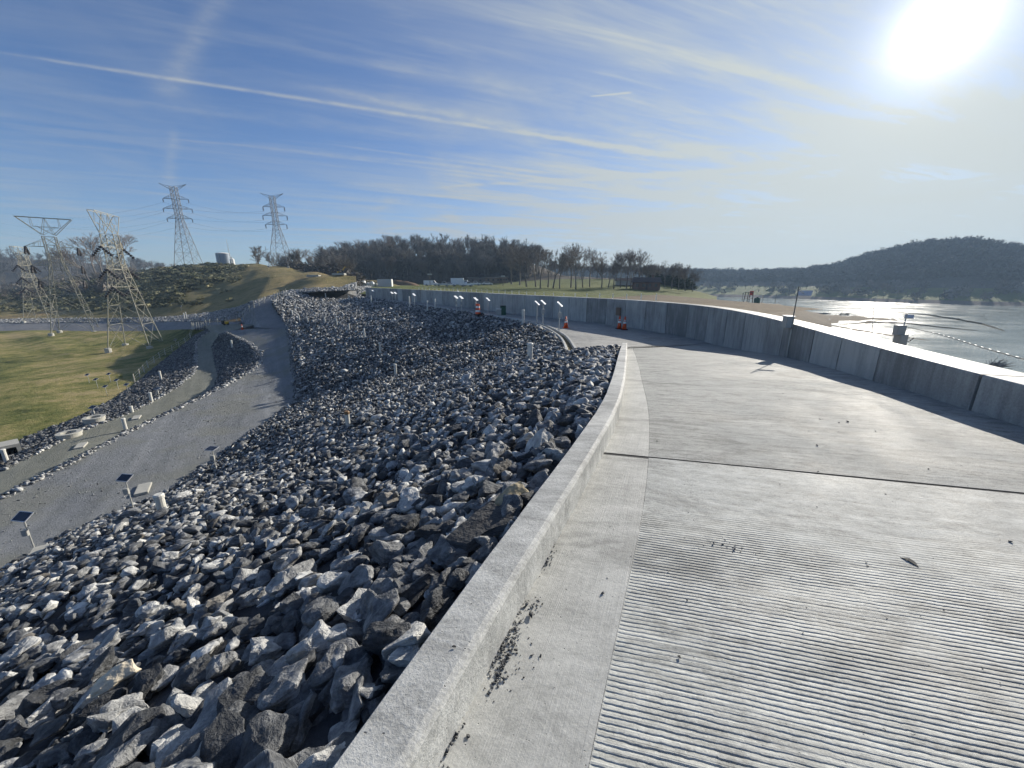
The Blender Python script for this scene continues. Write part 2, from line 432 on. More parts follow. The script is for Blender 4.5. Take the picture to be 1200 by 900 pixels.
bR = [(-20.40,-12.24,-8.16),(-15.64,2.04,-8.16),(-14.96,5.44,-8.16),(-14.82,9.32,-8.16),(-14.55,11.56,-8.16),(-13.60,13.60,-8.16),(-13.87,16.32,-8.16),(-14.21,18.70,-8.16),(-14.62,22.44,-8.16),(-15.10,25.91,-8.16),BK(349,450,-11.5),BK(345,430,-11),BK(341,400,-10),BK(338,385,-9),BK(325,366,-6.6),BK(318,353,-4.7),BK(333,346,-3.9)]
assert len(top) == len(bR)
def mid(a, b, f, dz=0): return [tuple(p[k]*(1-f)+q[k]*f+(dz if k == 2 else 0) for k in range(3)) for p, q in zip(a, b)]
hump = [0,0,0,0,0,0,0,0,0,0,0,0,0,0,0,0,0]
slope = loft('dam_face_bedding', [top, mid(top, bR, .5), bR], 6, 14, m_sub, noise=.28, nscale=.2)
bL = [(-27.20,-12.24,-8.16),(-22.44,2.04,-8.16),(-21.08,6.80,-8.16),(-20.03,13.40,-8.16),(-20.54,15.50,-8.16),(-21.08,18.02,-8.16),(-21.69,20.26,-8.16),(-22.30,23.80,-8.16),(-22.85,27.40,-8.16),BK(275,445,-12),BK(298,432,-12),BK(306,424,-12),BK(303,414,-11.6),BK(290,402,-11),BK(265,389.5,-10.2),BK(250,383,-9.8),BK(240,380,-9.6)]
# bench: right edge to left edge, only up to where the ramp begins
loft('gravel_bench', [[(x, y, z+.02) for x, y, z in bR[:14]]+[BK(320,383,-9.2)], [(x, y, z) for x, y, z in bL[:14]]+[BK(262,388,-10.2)]], 6, 10, m_bench, noise=.10, nscale=.3)
# ramp road up the abutment beyond the bench
loft('abutment_track', [[BK(338,385,-9.02), BK(330,372,-7.6), BK(318,358,-5.6), BK(322,348,-4.2)], [BK(306,384,-9.3), BK(299,372,-8), BK(297,362,-6.4), BK(312,350,-4.6)]], 8, 6, m_far_road, noise=.1)
loft('abutment_toe', [[BK(306,384,-9.3), BK(299,372,-8), BK(297,362,-6.4), BK(312,350,-4.6)], [BK(285,384,-11), BK(282,374,-10), BK(285,366,-8.6), BK(303,354,-5.6)]], 8, 6, m_abut, noise=.2)
# lower berm slope, track, lower slope
tR = [(-29.92,-12.24,-9.52),(-25.84,2.04,-9.52),(-24.48,7.48,-9.52),BK(0,597,-13.6),BK(40,570,-13.7),BK(90,547,-13.8),BK(130,528,-13.9),BK(190,498,-14),BK(235,470,-14),BK(252,452,-14),BK(256,440,-14),BK(252,425,-14),BK(249,412,-13.6),BK(250,402,-12.6),BK(258,391,-10.6)]
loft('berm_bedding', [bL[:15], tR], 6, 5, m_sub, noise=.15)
tL = [(-34.00,-12.24,-9.66),(-29.92,2.04,-9.66),(-28.56,8.16,-9.66),BK(0,552,-14.2),BK(45,530,-14.2),BK(95,505,-14.2),BK(140,488,-14.2),BK(170,475,-14.2),BK(205,455,-14.2),BK(226,437,-14.2),BK(229,424,-14.2),BK(229,412,-13.8),BK(229,402,-13),BK(236,394,-12),BK(246,388.5,-10.8)]
loft('service_track', [tR, tL], 6, 6, m_dirt, noise=.08, nscale=.4)
gE = [(-38.76,-12.24,-11.56),(-35.36,2.04,-11.56),(-34.00,8.16,-11.56),BK(0,530,-16.6),BK(38,510,-16.6),BK(80,494,-16.6),BK(110,480,-16.6),BK(135,467,-16.6),BK(156,452,-16.6),BK(175,436,-16.6),BK(190,424,-16.4),BK(205,412,-16),BK(218,402,-15.4),BK(230,392,-14),BK(240,386.5,-12.4)]
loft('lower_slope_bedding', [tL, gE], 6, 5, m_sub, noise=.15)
# toe meadow
gF = [(-204.00,-40.80,-11.90),(-176.80,0.00,-11.76),(-163.20,20.40,-11.70),BK(-260,420,-17),BK(-200,405,-17),BK(-120,398,-17),BK(-60,392,-17),BK(0,388,-17),BK(30,387,-16.5),BK(60,387,-16.5),BK(100,388,-16),BK(140,388,-15.5),BK(180,387.5,-14.8),BK(215,386,-13.6),BK(238,384.5,-12)]
loft('meadow', [gE, mid(gE, gF, .25, -.4), mid(gE, gF, .6, -.3), gF], 6, 8, m_field, noise=.5, nscale=.05)
# grey road behind the pylons
rF = [(-217.60,-40.80,-11.56),(-197.20,0.00,-11.56),(-190.40,27.20,-11.56),BK(-260,410,-16.6),BK(-200,397,-16.4),BK(-120,390,-16),BK(-60,384,-15.8),BK(0,379,-15.6),BK(30,378.5,-15.4),BK(60,378.5,-15.2),BK(100,378,-14.6),BK(140,378,-14),BK(180,377.5,-13.2),BK(225,377,-12),BK(285,377,-10)]
gF2 = [(x, y, z+.0) for x, y, z in gF[:-1]]+[BK(262,386,-10.4)]
loft('grey_road', [gF2, rF], 6, 3, m_far_road, noise=.1)
loft('road_fork', [[BK(238,384.5,-12), BK(246,388.5,-10.8), BK(258,391,-10.6),BK(265,389.5,-10.2)], [BK(238,382,-11), BK(248,381,-10.6), BK(270,380,-10), BK(300,380,-9.4)]], 4, 4, m_dirt)
# ---------------------------------------------------------------- hills on the left
hp = [(-420,330),(-200,335),(-60,345),(0,340),(60,333),(120,326),(150,321),(185,314.5),(225,310.5),(262,309.5),(300,310),(335,314),(365,320),(395,326.5),(418,333)]
hd = [520,420,330,300,260,230,215,205,200,196,188,172,150,128,112]
ridge = [D(x, y, d) for (x, y), d in zip(hp, hd)]
foot = [BK(-420,395,-17),BK(-200,380,-16.5),BK(-60,377,-15.6),BK(0,374,-15),BK(60,373,-14.4),BK(100,373,-13.6),BK(140,373,-13),BK(180,372,-12.4),BK(215,370,-11.4),BK(248,366,-10),BK(278,360,-8),BK(300,352,-5.6),BK(330,342.5,-3.6),BK(368,339.5,-2.4),BK(418,336.5,-1.8)]
foot0 = [rF[3],rF[4],rF[6],rF[7],rF[9],rF[10],rF[11],rF[12],rF[13],BK(262,376,-10.6),BK(285,372,-9.6),BK(300,358,-6.6),BK(328,346,-4.4),BK(368,342,-2.7),BK(418,340,-2.4)]
m_abut2 = m_abut
loft('roadside_riprap_bed', [foot0, foot], 5, 4, m_abut, noise=.25)
back = [(p[0]*1.3, p[1]*1.3+20, p[2]-12) for p in ridge]
hillside = loft('hillside', [foot, mid(foot, ridge, .35, 1.2), mid(foot, ridge, .7, 1.6), ridge, back], 5, 7, m_hill, noise=1.3, nscale=.05)
# wooded ridge far left
wp = [(-700,260),(-400,275),(-150,285),(0,299),(50,302),(100,304),(150,309),(190,316),(230,320),(290,322),(350,322)]
wr = [D(x, y+4, 430) for x, y in wp]
wf = [D(x, 340, 300) for x, y in wp]; wf = [(p[0], p[1], -10) for p in wf]
wb = [(p[0]*1.5, p[1]*1.5, -5) for p in wr]
loft('wooded_ridge', [wf, mid(wf, wr, .5, 3), wr, wb], 5, 5, m_wood, noise=3, nscale=.02)
# ---------------------------------------------------------------- plateau behind the wall
xs = [380,420,460,500,540,580,620,660,700,740,780,815,840]
w0 = resample([p for p in wall_f if p[1] > 16.5][::-1], len(xs))
w0 = [(p[0], p[1], -2.3) for p in offset(w0, -.75)]
w1 = [(p[0]+1.5+i*.15, p[1]+3.0, -3.0) for i, p in enumerate(w0)]
p1 = [D(x, y, d) for x, y, d in zip(xs, [338,338,339,341,343,344,345,347,349,351,352,353,354], [100,100,92,85,82,80,80,80,82,86,92,100,104])]
p2 = [D(x, y, d) for x, y, d in zip(xs, [334,334.5,335,335.5,336,335.5,335,335,335,337,341,346,349.5], [150,150,150,150,150,150,150,145,140,130,120,118,120])]
p3 = [D(x, y, d) for x, y, d in zip(xs, [329,331,332,332.5,333,332,329,327,327,328,333,341,347.5], [190,190,190,190,190,190,190,185,180,170,150,132,130])]
loft('plateau', [w0, w1, p1, p2, p3], 4, 5, m_lawn, noise=.15, nscale=.1)
p4y = [316,308,302,300,300,302,308,322,326,328,334,343,349]
p4 = [D(x, y, d) for x, y, d in zip(xs, p4y, [250,255,260,260,260,260,255,230,215,200,165,142,138])]
p5 = [(p[0]*1.4, p[1]*1.4, -18) for p in p4]; p5[-1] = (p4[-1][0]+8, p4[-1][1]+10, -18); p5[-2] = (p4[-2][0]+15, p4[-2][1]+30, -18); p5[-3] = (p4[-3][0]+25, p4[-3][1]+60, -18)
loft('forest_ridge', [p3, mid(p3, p4, .5), p4, p5], 4, 5, m_wood, noise=.6, nscale=.05)
# brown road on the plateau
# ---------------------------------------------------------------- upstream shore and lake
WZ = -16.0
cx = [(815,350,-4.4),(845,353,-5.2),(880,354.5,-6),(912,356,-7.5),(935,362,-12),(970,370.5,WZ+.25),(1010,372.5,WZ+.2),(1042,374,WZ+.1),(1056,377,WZ-.05)]
c1 = [P(*q) for q in cx]
c0 = [P(x+6, y+d, z-.4) for (x, y, z), d in zip(cx, [12,14,16,18,18,12,9,6,2])]
c00 = [P(x+2, y+d+3, -14 if i < 4 else WZ-.3) for i, ((x, y, z), d) in enumerate(zip(cx, [26,28,32,34,24,17,14,8,4]))]
c2 = [(p[0]*1.25, p[1]*1.3, WZ-1) for p in c1]
loft('upstream_shore', [c00, c0, c1, c2], 6, 6, m_bed, noise=.35, nscale=.2)
def spit(name, pts, mat, w=2.2, h=.7):
    c = resample([P(x, y, WZ) for x, y in pts], 30)
    pr = []
    vs = []; 
    for i, p in enumerate(c):
        f = math.sin(math.pi*(i/29))**.5*(.8+.4*mnoise.noise(Vector((i*.5, 2, 0))))
        for dx, dz in ((-1,-.4),(-.55,.25),(0,1),(.55,.35),(1,-.4)):
            vs.append((p[0]+dx*w*f*.6, p[1]+dx*w*f, WZ+dz*h*f+.1*mnoise.noise(Vector((i*.9, dx, 5)))))
    fs = [(i*5+k, i*5+k+1, (i+1)*5+k+1, (i+1)*5+k) for i in range(29) for k in range(4)]
    o = mesh(name, vs, [tuple(reversed(f)) for f in fs], mat); tag(o, kind='structure')
spit('gravel_spit', [(1040,365.5),(1080,368.5),(1120,374.5),(1150,380),(1178,388)][0:5], m_bed, 2.4, .7)
spit('gravel_spit', [(980,381),(1020,378),(1060,379),(1100,383.5),(1150,388)], m_bed, 1.6, .5)
spit('gravel_spit', [(955,378),(1000,386),(1050,394),(1090,399)], m_bed, 5, .3)
def mat_water():
    M = Mat('lake_water', .10, .5); v = M.geo('Position')
    a = M.noise(M.mapv(v, (1, 1.6, 1), (0, 0, R(40))), .55, 3, .6); b = M.noise(v, .06, 3, .6); c = M.noise(v, 2.2, 2, .6)
    M.color(M.mix(b, (.18,.22,.205), (.23,.27,.25))); M.bump(a*.75+c*.3, .25, .5)
    M.rough(b.ss(.3, .7, .10, .17)); M.b.inputs['IOR'].default_value = 1.33
    return M.m
mesh('lake', [(6,5,WZ),(6,-200,WZ),(1600,-200,WZ),(1600,1600,WZ),(-250,1600,WZ),(-250,330,WZ),(30,330,WZ),(30,60,WZ)], [(0,1,2,3,4,5,6,7)], mat_water())['kind'] = 'structure'
# shift: keep the water sheet clear of the dam body
# ground sheet
mesh('ground', [(-3000,-1500,-24),(3000,-1500,-24),(3000,3000,-24),(-3000,3000,-24)], [(0,1,2,3)], m_wood)['kind'] = 'structure'
# upstream face of the dam below the wall
wb_ = offset(resample(wall_f, 60), .58)
up0 = [(p[0], p[1], -2.6) for p in wb_]; up1 = [(p[0]+22, p[1]+ (-4 if p[1] < 20 else 8), WZ-2) for p in wb_]
loft('upstream_face', [[(p[0], p[1], p[2]) for p in up0[:38]], up1[:38]], 1, 8, m_bed, noise=.3)
# far hill across the lake
fx = [(560,317,347,560),(640,317,347,520),(720,318,347,500),(800,320,347,480),(850,322,348,460),(900,323,349,450),(940,322,350.5,440),(980,315,352,430),(1020,304,353.5,410),(1060,295,355,395),(1100,290,356,380),(1140,290,357.5,365),(1200,296,359,340),(1300,300,362,320),(1500,300,368,260),(1800,310,378,200)]
s0 = [P(x, yb, WZ-.05) for x, yt, yb, d in fx]
s1 = [P(x, yb-5, WZ+2.2) for x, yt, yb, d in fx]
def scl(p, k, dz): return (p[0]*k, p[1]*k, p[2]*1.0+dz)
s1 = [scl(p, 1.02, 2.4) for p in s0]
s2 = [scl(p, 1.14, 11) for p in s0]
def topray(x, y, k, p):
    d = ray(x, y); fwd = p[1]*k; return (d.x*fwd/d.y, fwd, d.z*fwd/d.y)
s3 = [topray(x, yt, 1.48, p) for (x, yt, yb, d), p in zip(fx, s0)]
s4 = [(p[0]*1.3, p[1]*1.3, -10) for p in s3]
m_bank = mat_gravel('exposed_bank', (.11,.085,.07), (.22,.18,.15), 1, .05)
loft('far_bank', [s0, s1], 4, 2, m_bank)
s1b = [scl(p, 1.02, 2.38) for p in s0]
loft('far_meadow', [s1b, s2], 5, 5, m_lawn, noise=.3, nscale=.03)
loft('far_hill', [s2, mid(s2, s3, .5, 4), s3, s4], 6, 8, m_wood, noise=2.5, nscale=.015)
loft('abutment_crest', [[nr(H(421,347.5), -.1), P(402,342,-2.1), P(368,341,-1.95), bR[-1]], [BK(436,335.5,-1.8), BK(402,337,-1.9), BK(368,339.4,-2.4), BK(330,342.4,-3.6)]], 6, 5, m_abut, noise=.1)
mesh('plateau_base', [(-30,75,-3.4),(-47,80,-3.4),(-90,130,-3.4),(-60,220,-3.4),(40,220,-3.4),(40,50,-3.4),(14,36,-3.4),(-12,56,-3.4)], [(7,6,5,4,3,2,1,0)], m_bed)['kind'] = 'structure'
# ray casting onto everything built so far
allv = []; allf = []
for vs, fs, nm in SURF:
    n = len(allv); allv += [Vector(v) for v in vs]; allf += [tuple(i+n for i in f) for f in fs]
BV = BVHTree.FromPolygons(allv, allf)
def at(x, y):
    for k in range(60):
        h = BV.ray_cast(Vector((0, 0, 0)), ray(x, y+k*.5).normalized(), 2000)
        if h[0]: return h[0]
    return Vector(P(x, max(y, 345), -10))
def down(x, y, zmax=200):
    h = BV.ray_cast(Vector((x, y, zmax)), Vector((0, 0, -1)), 500)
    return h[0] if h[0] else Vector((x, y, -3))
def px_of(p):
    x, y, z = p; f = y*CT - z*ST; u = y*ST + z*CT
    if f <= .05: return None
    return (600+F*x/f, 450-F*u/f, f)
# ------------------------------------------------------------------ rocks
def rock_mesh(i, level, n=15):
    rs = random.Random(100+i)
    bm = bmesh.new()
    ax = (1.0, rs.uniform(.55,.85), rs.uniform(.38,.62))
    for k in range(n):
        v = Vector((rs.gauss(0,1), rs.gauss(0,1), rs.gauss(0,1))).normalized()*rs.uniform(.8,1.05)
        m = max(abs(v.x), abs(v.y), abs(v.z)); v = v*(.55+.45/m*.75)
        bm.verts.new((v.x*ax[0]*.5, v.y*ax[1]*.5, v.z*ax[2]*.5))
    r = bmesh.ops.convex_hull(bm, input=bm.verts[:])
    for v in [v for v in bm.verts if not v.link_faces]: bm.verts.remove(v)
    bmesh.ops.dissolve_limit(bm, angle_limit=R(14), verts=bm.verts[:], edges=bm.edges[:])
    if level >= 1:
        bmesh.ops.bevel(bm, geom=bm.edges[:], offset=.022, segments=1, affect='EDGES', clamp_overlap=True)
    bmesh.ops.triangulate(bm, faces=bm.faces[:])
    if level >= 2:
        for _ in range(3):
            es = [e for e in bm.edges if e.calc_length() > .085]
            if es: bmesh.ops.subdivide_edges(bm, edges=es, cuts=1)
            bmesh.ops.triangulate(bm, faces=bm.faces[:])
        o = Vector((i*3.1, 0, 0))
        for v in bm.verts:
            nn = v.co.normalized()
            d = .075*mnoise.noise(v.co*3.2+o)+.035*mnoise.noise(v.co*9+o)+.022*(abs(mnoise.noise(v.co*6-o))-.2)
            v.co += nn*d
    bmesh.ops.recalc_face_normals(bm, faces=bm.faces[:])
    me = bpy.data.meshes.new('rock')
    bm.to_mesh(me); bm.free(); me.update()
    return me
near_v = [rock_mesh(i, 2) for i in range(22)]
for m in near_v: m.materials.append(m_rock)
mid_v = [rock_mesh(40+i, 1, 11) for i in range(16)]
far_v = [rock_mesh(80+i, 0, 8) for i in range(14)]
def arr(me):
    v = np.empty(len(me.vertices)*3); me.vertices.foreach_get('co', v)
    me.calc_loop_triangles()
    f = np.empty(len(me.loop_triangles)*3, dtype=np.int64); me.loop_triangles.foreach_get('vertices', f)
    return v.reshape(-1,3), f.reshape(-1,3)
def merged(name, items, mat, kind='stuff', label=None, cat=None, smooth=False):
    """items: list of (V, F, M3, loc, tint)"""
    Vs = []; Fs = []; Ts = []; n = 0
    for V, Fc, M, loc, t in items:
        W = V@M.T+loc; Vs.append(W); Fs.append(Fc+n); Ts.append(np.full(len(V), t, dtype=np.float32)); n += len(V)
    V = np.concatenate(Vs); Fc = np.concatenate(Fs); T = np.concatenate(Ts)
    me = bpy.data.meshes.new(name)
    me.vertices.add(len(V)); me.vertices.foreach_set('co', V.astype(np.float32).ravel())
    me.loops.add(len(Fc)*3); me.loops.foreach_set('vertex_index', Fc.astype(np.int32).ravel())
    me.polygons.add(len(Fc)); me.polygons.foreach_set('loop_start', np.arange(0, len(Fc)*3, 3, dtype=np.int32))
    me.polygons.foreach_set('loop_total', np.full(len(Fc), 3, dtype=np.int32))
    me.update(calc_edges=True)
    if smooth: me.shade_smooth()
    a = me.attributes.new('tint', 'FLOAT', 'POINT'); a.data.foreach_set('value', T)
    o = link(name, me, mat); tag(o, label, cat, kind=kind); return o
def rotm(nrm, yaw, tilt, roll, s):
    z = Vector(nrm).normalized(); x = Vector((1, 0, 0)); x = (x-z*x.dot(z)).normalized(); y = z.cross(x)
    Bm = Matrix((x, y, z)).transposed()
    return Bm @ Euler((tilt, roll, yaw)).to_matrix() @ Matrix.Diagonal(Vector(s))
near_a = [arr(m) for m in near_v]; mid_a = [arr(m) for m in mid_v]; far_a = [arr(m) for m in far_v]
def loft_point(lines, u, w):
    a = min(int(w), len(lines)-2); f = w-a
    p = lerp_poly(lines[a], u); q = lerp_poly(lines[a+1], u)
    return [p[k]*(1-f)+q[k]*f for k in range(3)]
rocks = []                            # (dist, apparent, loc, normal, size, )
def scatter(lines, fn_spacing, jit=.5, dz=0.0, dist_clip=None, skip=None, u0=0, u1=None):
    """walk the loft in cells of roughly the wanted spacing"""
    m = len(lines[0])-1 if u1 is None else u1
    out = []
    for ci in range(u0, m):
        # cell column ci
        for a in range(len(lines)-1):
            A, Bq, Cq, Dq = [Vector(p) for p in (lines[a][ci], lines[a][ci+1], lines[a+1][ci+1], lines[a+1][ci])]
            wlen = max((A-Bq).length, (Dq-Cq).length); hlen = max((A-Dq).length, (Bq-Cq).length)
            nh = max(1, int(hlen/1.5))
            for hh in range(nh):
                f0 = hh/nh; f1 = (hh+1)/nh
                L = A.lerp(Dq, (f0+f1)/2); Rr = Bq.lerp(Cq, (f0+f1)/2); wl = (Rr-L).length
                nw = max(1, int(wl/1.5))
                for ww in range(nw):
                    g0 = ww/nw; g1 = (ww+1)/nw
                    c = L.lerp(Rr, (g0+g1)/2); sp = fn_spacing(c)
                    if not sp: continue
                    # if the patch is out of view skip most
                    area = (wl/nw)*(hlen/nh); n = area/(sp*sp)
                    n = int(n)+(random.random() < n-int(n))
                    for _ in range(n):
                        u = g0+(g1-g0)*random.random(); v = f0+(f1-f0)*random.random()
                        p = A.lerp(Bq, u).lerp(Dq.lerp(Cq, u), v)
                        out.append((p, sp))
    return out
def sp_face(c):
    q = px_of(c); d = c.length
    if q is None: return .55 if d < 12 else None
    x, y, f = q
    if x < -200 or x > 1100 or y > 1150: return .5 if d < 20 else 1.2
    return .128 if d < 6 else .122 if d < 12 else .115 if d < 22 else .13 if d < 40 else .18 if d < 65 else .27
lines_face = [top, mid(top, bR, .5), bR]
pts = scatter(lines_face, sp_face)+scatter([patch_a, patch_b], sp_face)
nearkerb = [lp3(p, q, .10) for p, q in zip(top[:5], bR[:5])]; pts += scatter([top[:5], nearkerb], lambda c: .15 if c.y > -.5 else None)
nrm_cache = Vector((-.42, 0, .9)).normalized()
cand = []
for p, sp in pts:
    h = BV.ray_cast(Vector((p.x, p.y, p.z+4)), Vector((0, 0, -1)), 12)
    if not h[0]: continue
    q = h[0]; n = h[1] if h[1].z > 0 else -h[1]
    # keep clear of kerb / lip
    s = sp*1.32*math.exp(random.gauss(0, .38)); s = min(s, .27 if p.length < 12 else .6)
    if random.random() < .02 and p.length > 3.2: s *= 1.5
    cand.append((q, n, s))
kx_arr = np.array([(p[0], p[1]) for p in resample(kerb_o, 400)])
near_list = []; items = []
for q, n, s in cand:
    d = q.length
    if q.y < 16:
        dd = kx_arr-np.array((q.x, q.y)); j = int(np.argmin((dd**2).sum(1))); kd = math.sqrt((dd[j]**2).sum())
        if kd < s*.30+.01: continue
        side = q.x-kx_arr[j][0]
        if side > 0 and q.y < 14.6: continue
    loc = q+n*(s*.10+random.uniform(-.03, .07)*(1 if d < 20 else 2))
    if q.y < 16: loc.z = min(loc.z, zr(q.y)+.17-.36*s) if kd < .7 else loc.z
    sc3 = (s*1.25, s*1.25*random.uniform(.85,1.15), s*1.25*random.uniform(.85,1.2))
    rot = rotm(n, random.uniform(0, 6.283), random.gauss(0, .38), random.gauss(0, .38), sc3)
    pp = px_of(loc); inview = pp and -20 < pp[0] < 1220 and -20 < pp[1] < 915
    app = (s/pp[2]) if inview else 0
    near_list.append((app, loc, rot, s, d))
near_list.sort(key=lambda t: -t[0])
ROCK_LABEL = 'angular grey riprap stone among the biggest in the heap beside the low concrete kerb'
spec = [(145,806,'cream'),(600,592,'tan')]
def decompose(rot):
    M4 = rot.to_4x4(); l, q, s = M4.decompose(); return q, s
for i, (app, loc, rot, s, d) in enumerate(near_list[:298]):
    me = random.choice(near_v); o = bpy.data.objects.new('riprap_rock', me); COL.objects.link(o)
    o.rotation_mode = 'QUATERNION'; q, scl3 = decompose(rot); o.rotation_quaternion = q; o.scale = scl3; o.location = loc
    tag(o, ROCK_LABEL, 'rock', 'largest riprap stones in the foreground')
for app, loc, rot, s, d in near_list[298:]:
    if d < 7.5 and (app > 0 or d < 5): V, Fc = random.choice(near_a)
    elif d < 20: V, Fc = random.choice(mid_a)
    else: V, Fc = random.choice(far_a)
    items.append((V, Fc, np.array(rot), np.array(loc), random.random()))
print('rocks', len(items))
merged('riprap', items, m_rocks, 'stuff', 'dark grey riprap stones covering the long face of the dam', 'riprap')
# two stones that stand out by colour
m_cream = plain('cream_limestone', (.62,.55,.42), .7, 0, .2, 5, .02); m_tan = plain('tan_sandstone', (.36,.30,.19), .8, 0, .35, 4, .02); m_slabst = plain('dark_shale', (.055,.055,.055), .8, 0, .4, 9, .03)
for (x, y, dd, m, sz, lab) in [(145,806,-.0,m_cream,.26,'cream coloured stone, palest in the foreground riprap'),(600,596,0,m_tan,.30,'tan brown stone close to the concrete kerb, brownest in the riprap'),(570,628,0,m_slabst,.50,'flat dark rough slab of rock lying beside the kerb')]:
    p = at(x, y+8); me = random.choice(near_v).copy(); me.materials.clear(); me.materials.append(m)
    o = bpy.data.objects.new('rock', me); COL.objects.link(o); o.location = p+Vector((-.02,0,.14)); o.scale = (sz*1.2, sz*1.1, sz*(.35 if 'slab' in lab else .9)); o.rotation_euler = (.1,-.3,.6)
    tag(o, lab, 'rock')
# smaller berms: mass stone
def strip_rocks(name, lines, sp, label, size=1.15, tint=(0,1), prob=None):
    out = scatter(lines, lambda c: sp if (px_of(c) and -150 < px_of(c)[0] < 1250) else sp*3)
    it = []
    for p, s0_ in out:
        h = BV.ray_cast(Vector((p.x, p.y, p.z+6)), Vector((0, 0, -1)), 14)
        if not h[0]: continue
        n = h[1] if h[1].z > 0 else -h[1]
        s = sp*size*math.exp(random.gauss(0, .3)); loc = h[0]+n*s*.12
        it.append((*random.choice(far_a), np.array(rotm(n, random.uniform(0,6.3), random.gauss(0,.35), random.gauss(0,.35), (s*1.2,)*3)), np.array(loc), random.uniform(*tint)))
    if it: merged(name, it, m_rocks, 'stuff', label, 'riprap')
strip_rocks('berm_riprap', [bL[:15], tR], .19, 'stones darkened for shade on the short bank between gravel bench and service track', tint=(0,.6))  # low tint range paints the bank's shade into the stones
strip_rocks('lower_riprap', [tL, gE], .22, 'stones darkened for shade on the bank between service track and meadow', tint=(0,.6))  # shade on this bank is put into the darker stone tints
def row(name, path, w, sp, label, tint=(.4,1)):
    a = offset(path, -w/2); b = offset(path, w/2); strip_rocks(name, [a, b], sp, label, 1.3, tint)
def loose(name, lines, sp, size, label):
    it = []
    for p, s0_ in scatter(lines, lambda c_: sp if px_of(c_) and -20 < px_of(c_)[0] < 1220 else None):
        h = BV.ray_cast(Vector((p.x, p.y, p.z+3)), Vector((0, 0, -1)), 8)
        if not h[0] or mnoise.noise(Vector((p.x*.35, p.y*.35, 2))) < random.uniform(-.5, .3): continue
        s = size*math.exp(random.gauss(0, .5)); it.append((*random.choice(far_a), np.array(rotm((0,0,1), random.uniform(0,6.3), 0, 0, (s, s, s*.8))), np.array((h[0].x, h[0].y, h[0].z+s*.12)), random.uniform(.2, .8)))
    merged(name, it, m_rocks, 'stuff', label, 'gravel')
loose('bench_loose_gravel', [bR[:14], bL[:14]], .20, .042, 'loose gravel lying on the wide grey bench')
row('bench_edge_stones', [(x, y, z) for x, y, z in bL[1:15]], 0.7, .16, 'row of pale loose stones edging the gravel bench', (.5,1))
row('track_edge_stones', tL[1:], 0.5, .17, 'row of pale loose stones edging the service track', (.5,1))
row('slope_toe_stones', bR[1:14], .6, .15, 'loose stones along the foot of the dam face', (.2,.8))
strip_rocks('abutment_crest_stones', [[top[-3], top[-2], top[-1], bR[-1]], [BK(436,335.5,-1.8), BK(402,337,-1.9), BK(368,339.4,-2.4), BK(330,342.4,-3.6)]], .45, 'pale grey stones spread over the abutment beside the end of the wall', 1.1, (.4,1))
strip_rocks('abutment_riprap', [foot0, foot], .32, 'grey stones on the bank above the grey road', 1.1, (.35,.9))
# upstream odds
# ------------------------------------------------------------------ trees
def skeleton(seed, h, spread=.5, levels=5, trunk=.016, lean=0):
    rs = random.Random(seed); segs = []
    def grow(p, d, L, r, lv):
        nseg = 3 if lv < 2 else 2
        for k in range(nseg):
            k_ = .05 if lv < 2 else .11; d2 = (d+Vector((rs.gauss(0,k_), rs.gauss(0,k_), rs.gauss(.05,.06)))).normalized()
            q = p+d2*L/nseg; r2 = r*(.88 if lv < 2 else .75)
            segs.append((p, q, r, r2, lv)); p, r, d = q, r2, d2
            if lv >= 1 and lv < levels and k < nseg-1 and rs.random() < .8:
                br(p, d, L*rs.uniform(.45,.7), r*.6, lv+1)
        if lv < levels:
            for _ in range(rs.choice((2,3,3)) if lv < 3 else 3):
                br(p, d, L*rs.uniform(.6,.82), r*rs.uniform(.55,.75), lv+1)
    def br(p, d, L, r, lv):
        a = rs.uniform(0, 6.283); u = d.orthogonal().normalized(); w = d.cross(u)
        nd = (d+(u*math.cos(a)+w*math.sin(a))*rs.uniform(.35, spread+.35)+Vector((0,0,.12))).normalized()
        grow(p, nd, L, r, lv)
    grow(Vector((0,0,-.4)), Vector((lean,0,1)).normalized(), h*.30, h*trunk, 0)
    mz = max(s[1].z for s in segs); k = h/mz
    return [(a*k, b*k, r*k, q*k, l) for a, b, r, q, l in segs]
def prism(mb, a, b, r0, r1, n):
    d = b-a
    if d.length < 1e-5: return
    d.normalize(); u = d.orthogonal().normalized(); w = d.cross(u); c = []
    for p, r in ((a, r0), (b, r1)):
        for i in range(n):
            t = 6.2832*i/n; c.append(p+(u*math.cos(t)+w*math.sin(t))*r)
    mb.add(c, [(i, (i+1) % n, n+(i+1) % n, n+i) for i in range(n)])
def bark(name, c):
    M = Mat(name, .9, .2); v = M.co(); n = M.noise(v, 3, 4)
    r = M.objrand(); M.color(M.mix(n*.6+r*.4, tuple(q*.6 for q in c), tuple(q*1.5 for q in c))); return M.m
m_bark = bark('winter_bark', (.16,.14,.12)); m_twig = bark('winter_twigs', (.19,.16,.135))
m_ever = bark('evergreen_foliage', (.035,.05,.025)); m_brush = bark('hill_brush', (.10,.10,.06))
M = Mat('wood_mass', .95, .15); t = M.attr('tint'); M.color(M.ramp(t, [(0,(.085,.076,.064)),(.5,(.155,.14,.12)),(.85,(.24,.22,.19)),(1,(.16,.12,.09))])); m_mass = M.m
M = Mat('brush_mass', .95, .15); t = M.attr('tint'); M.color(M.ramp(t, [(0,(.08,.085,.045)),(.5,(.24,.23,.13)),(1,(.36,.33,.19))])); m_brushmass = M.m
M = Mat('evergreen_mass', .95, .15); t = M.attr('tint'); M.color(M.ramp(t, [(0,(.02,.03,.016)),(1,(.055,.07,.035))])); m_evermass = M.m
tree_protos = []
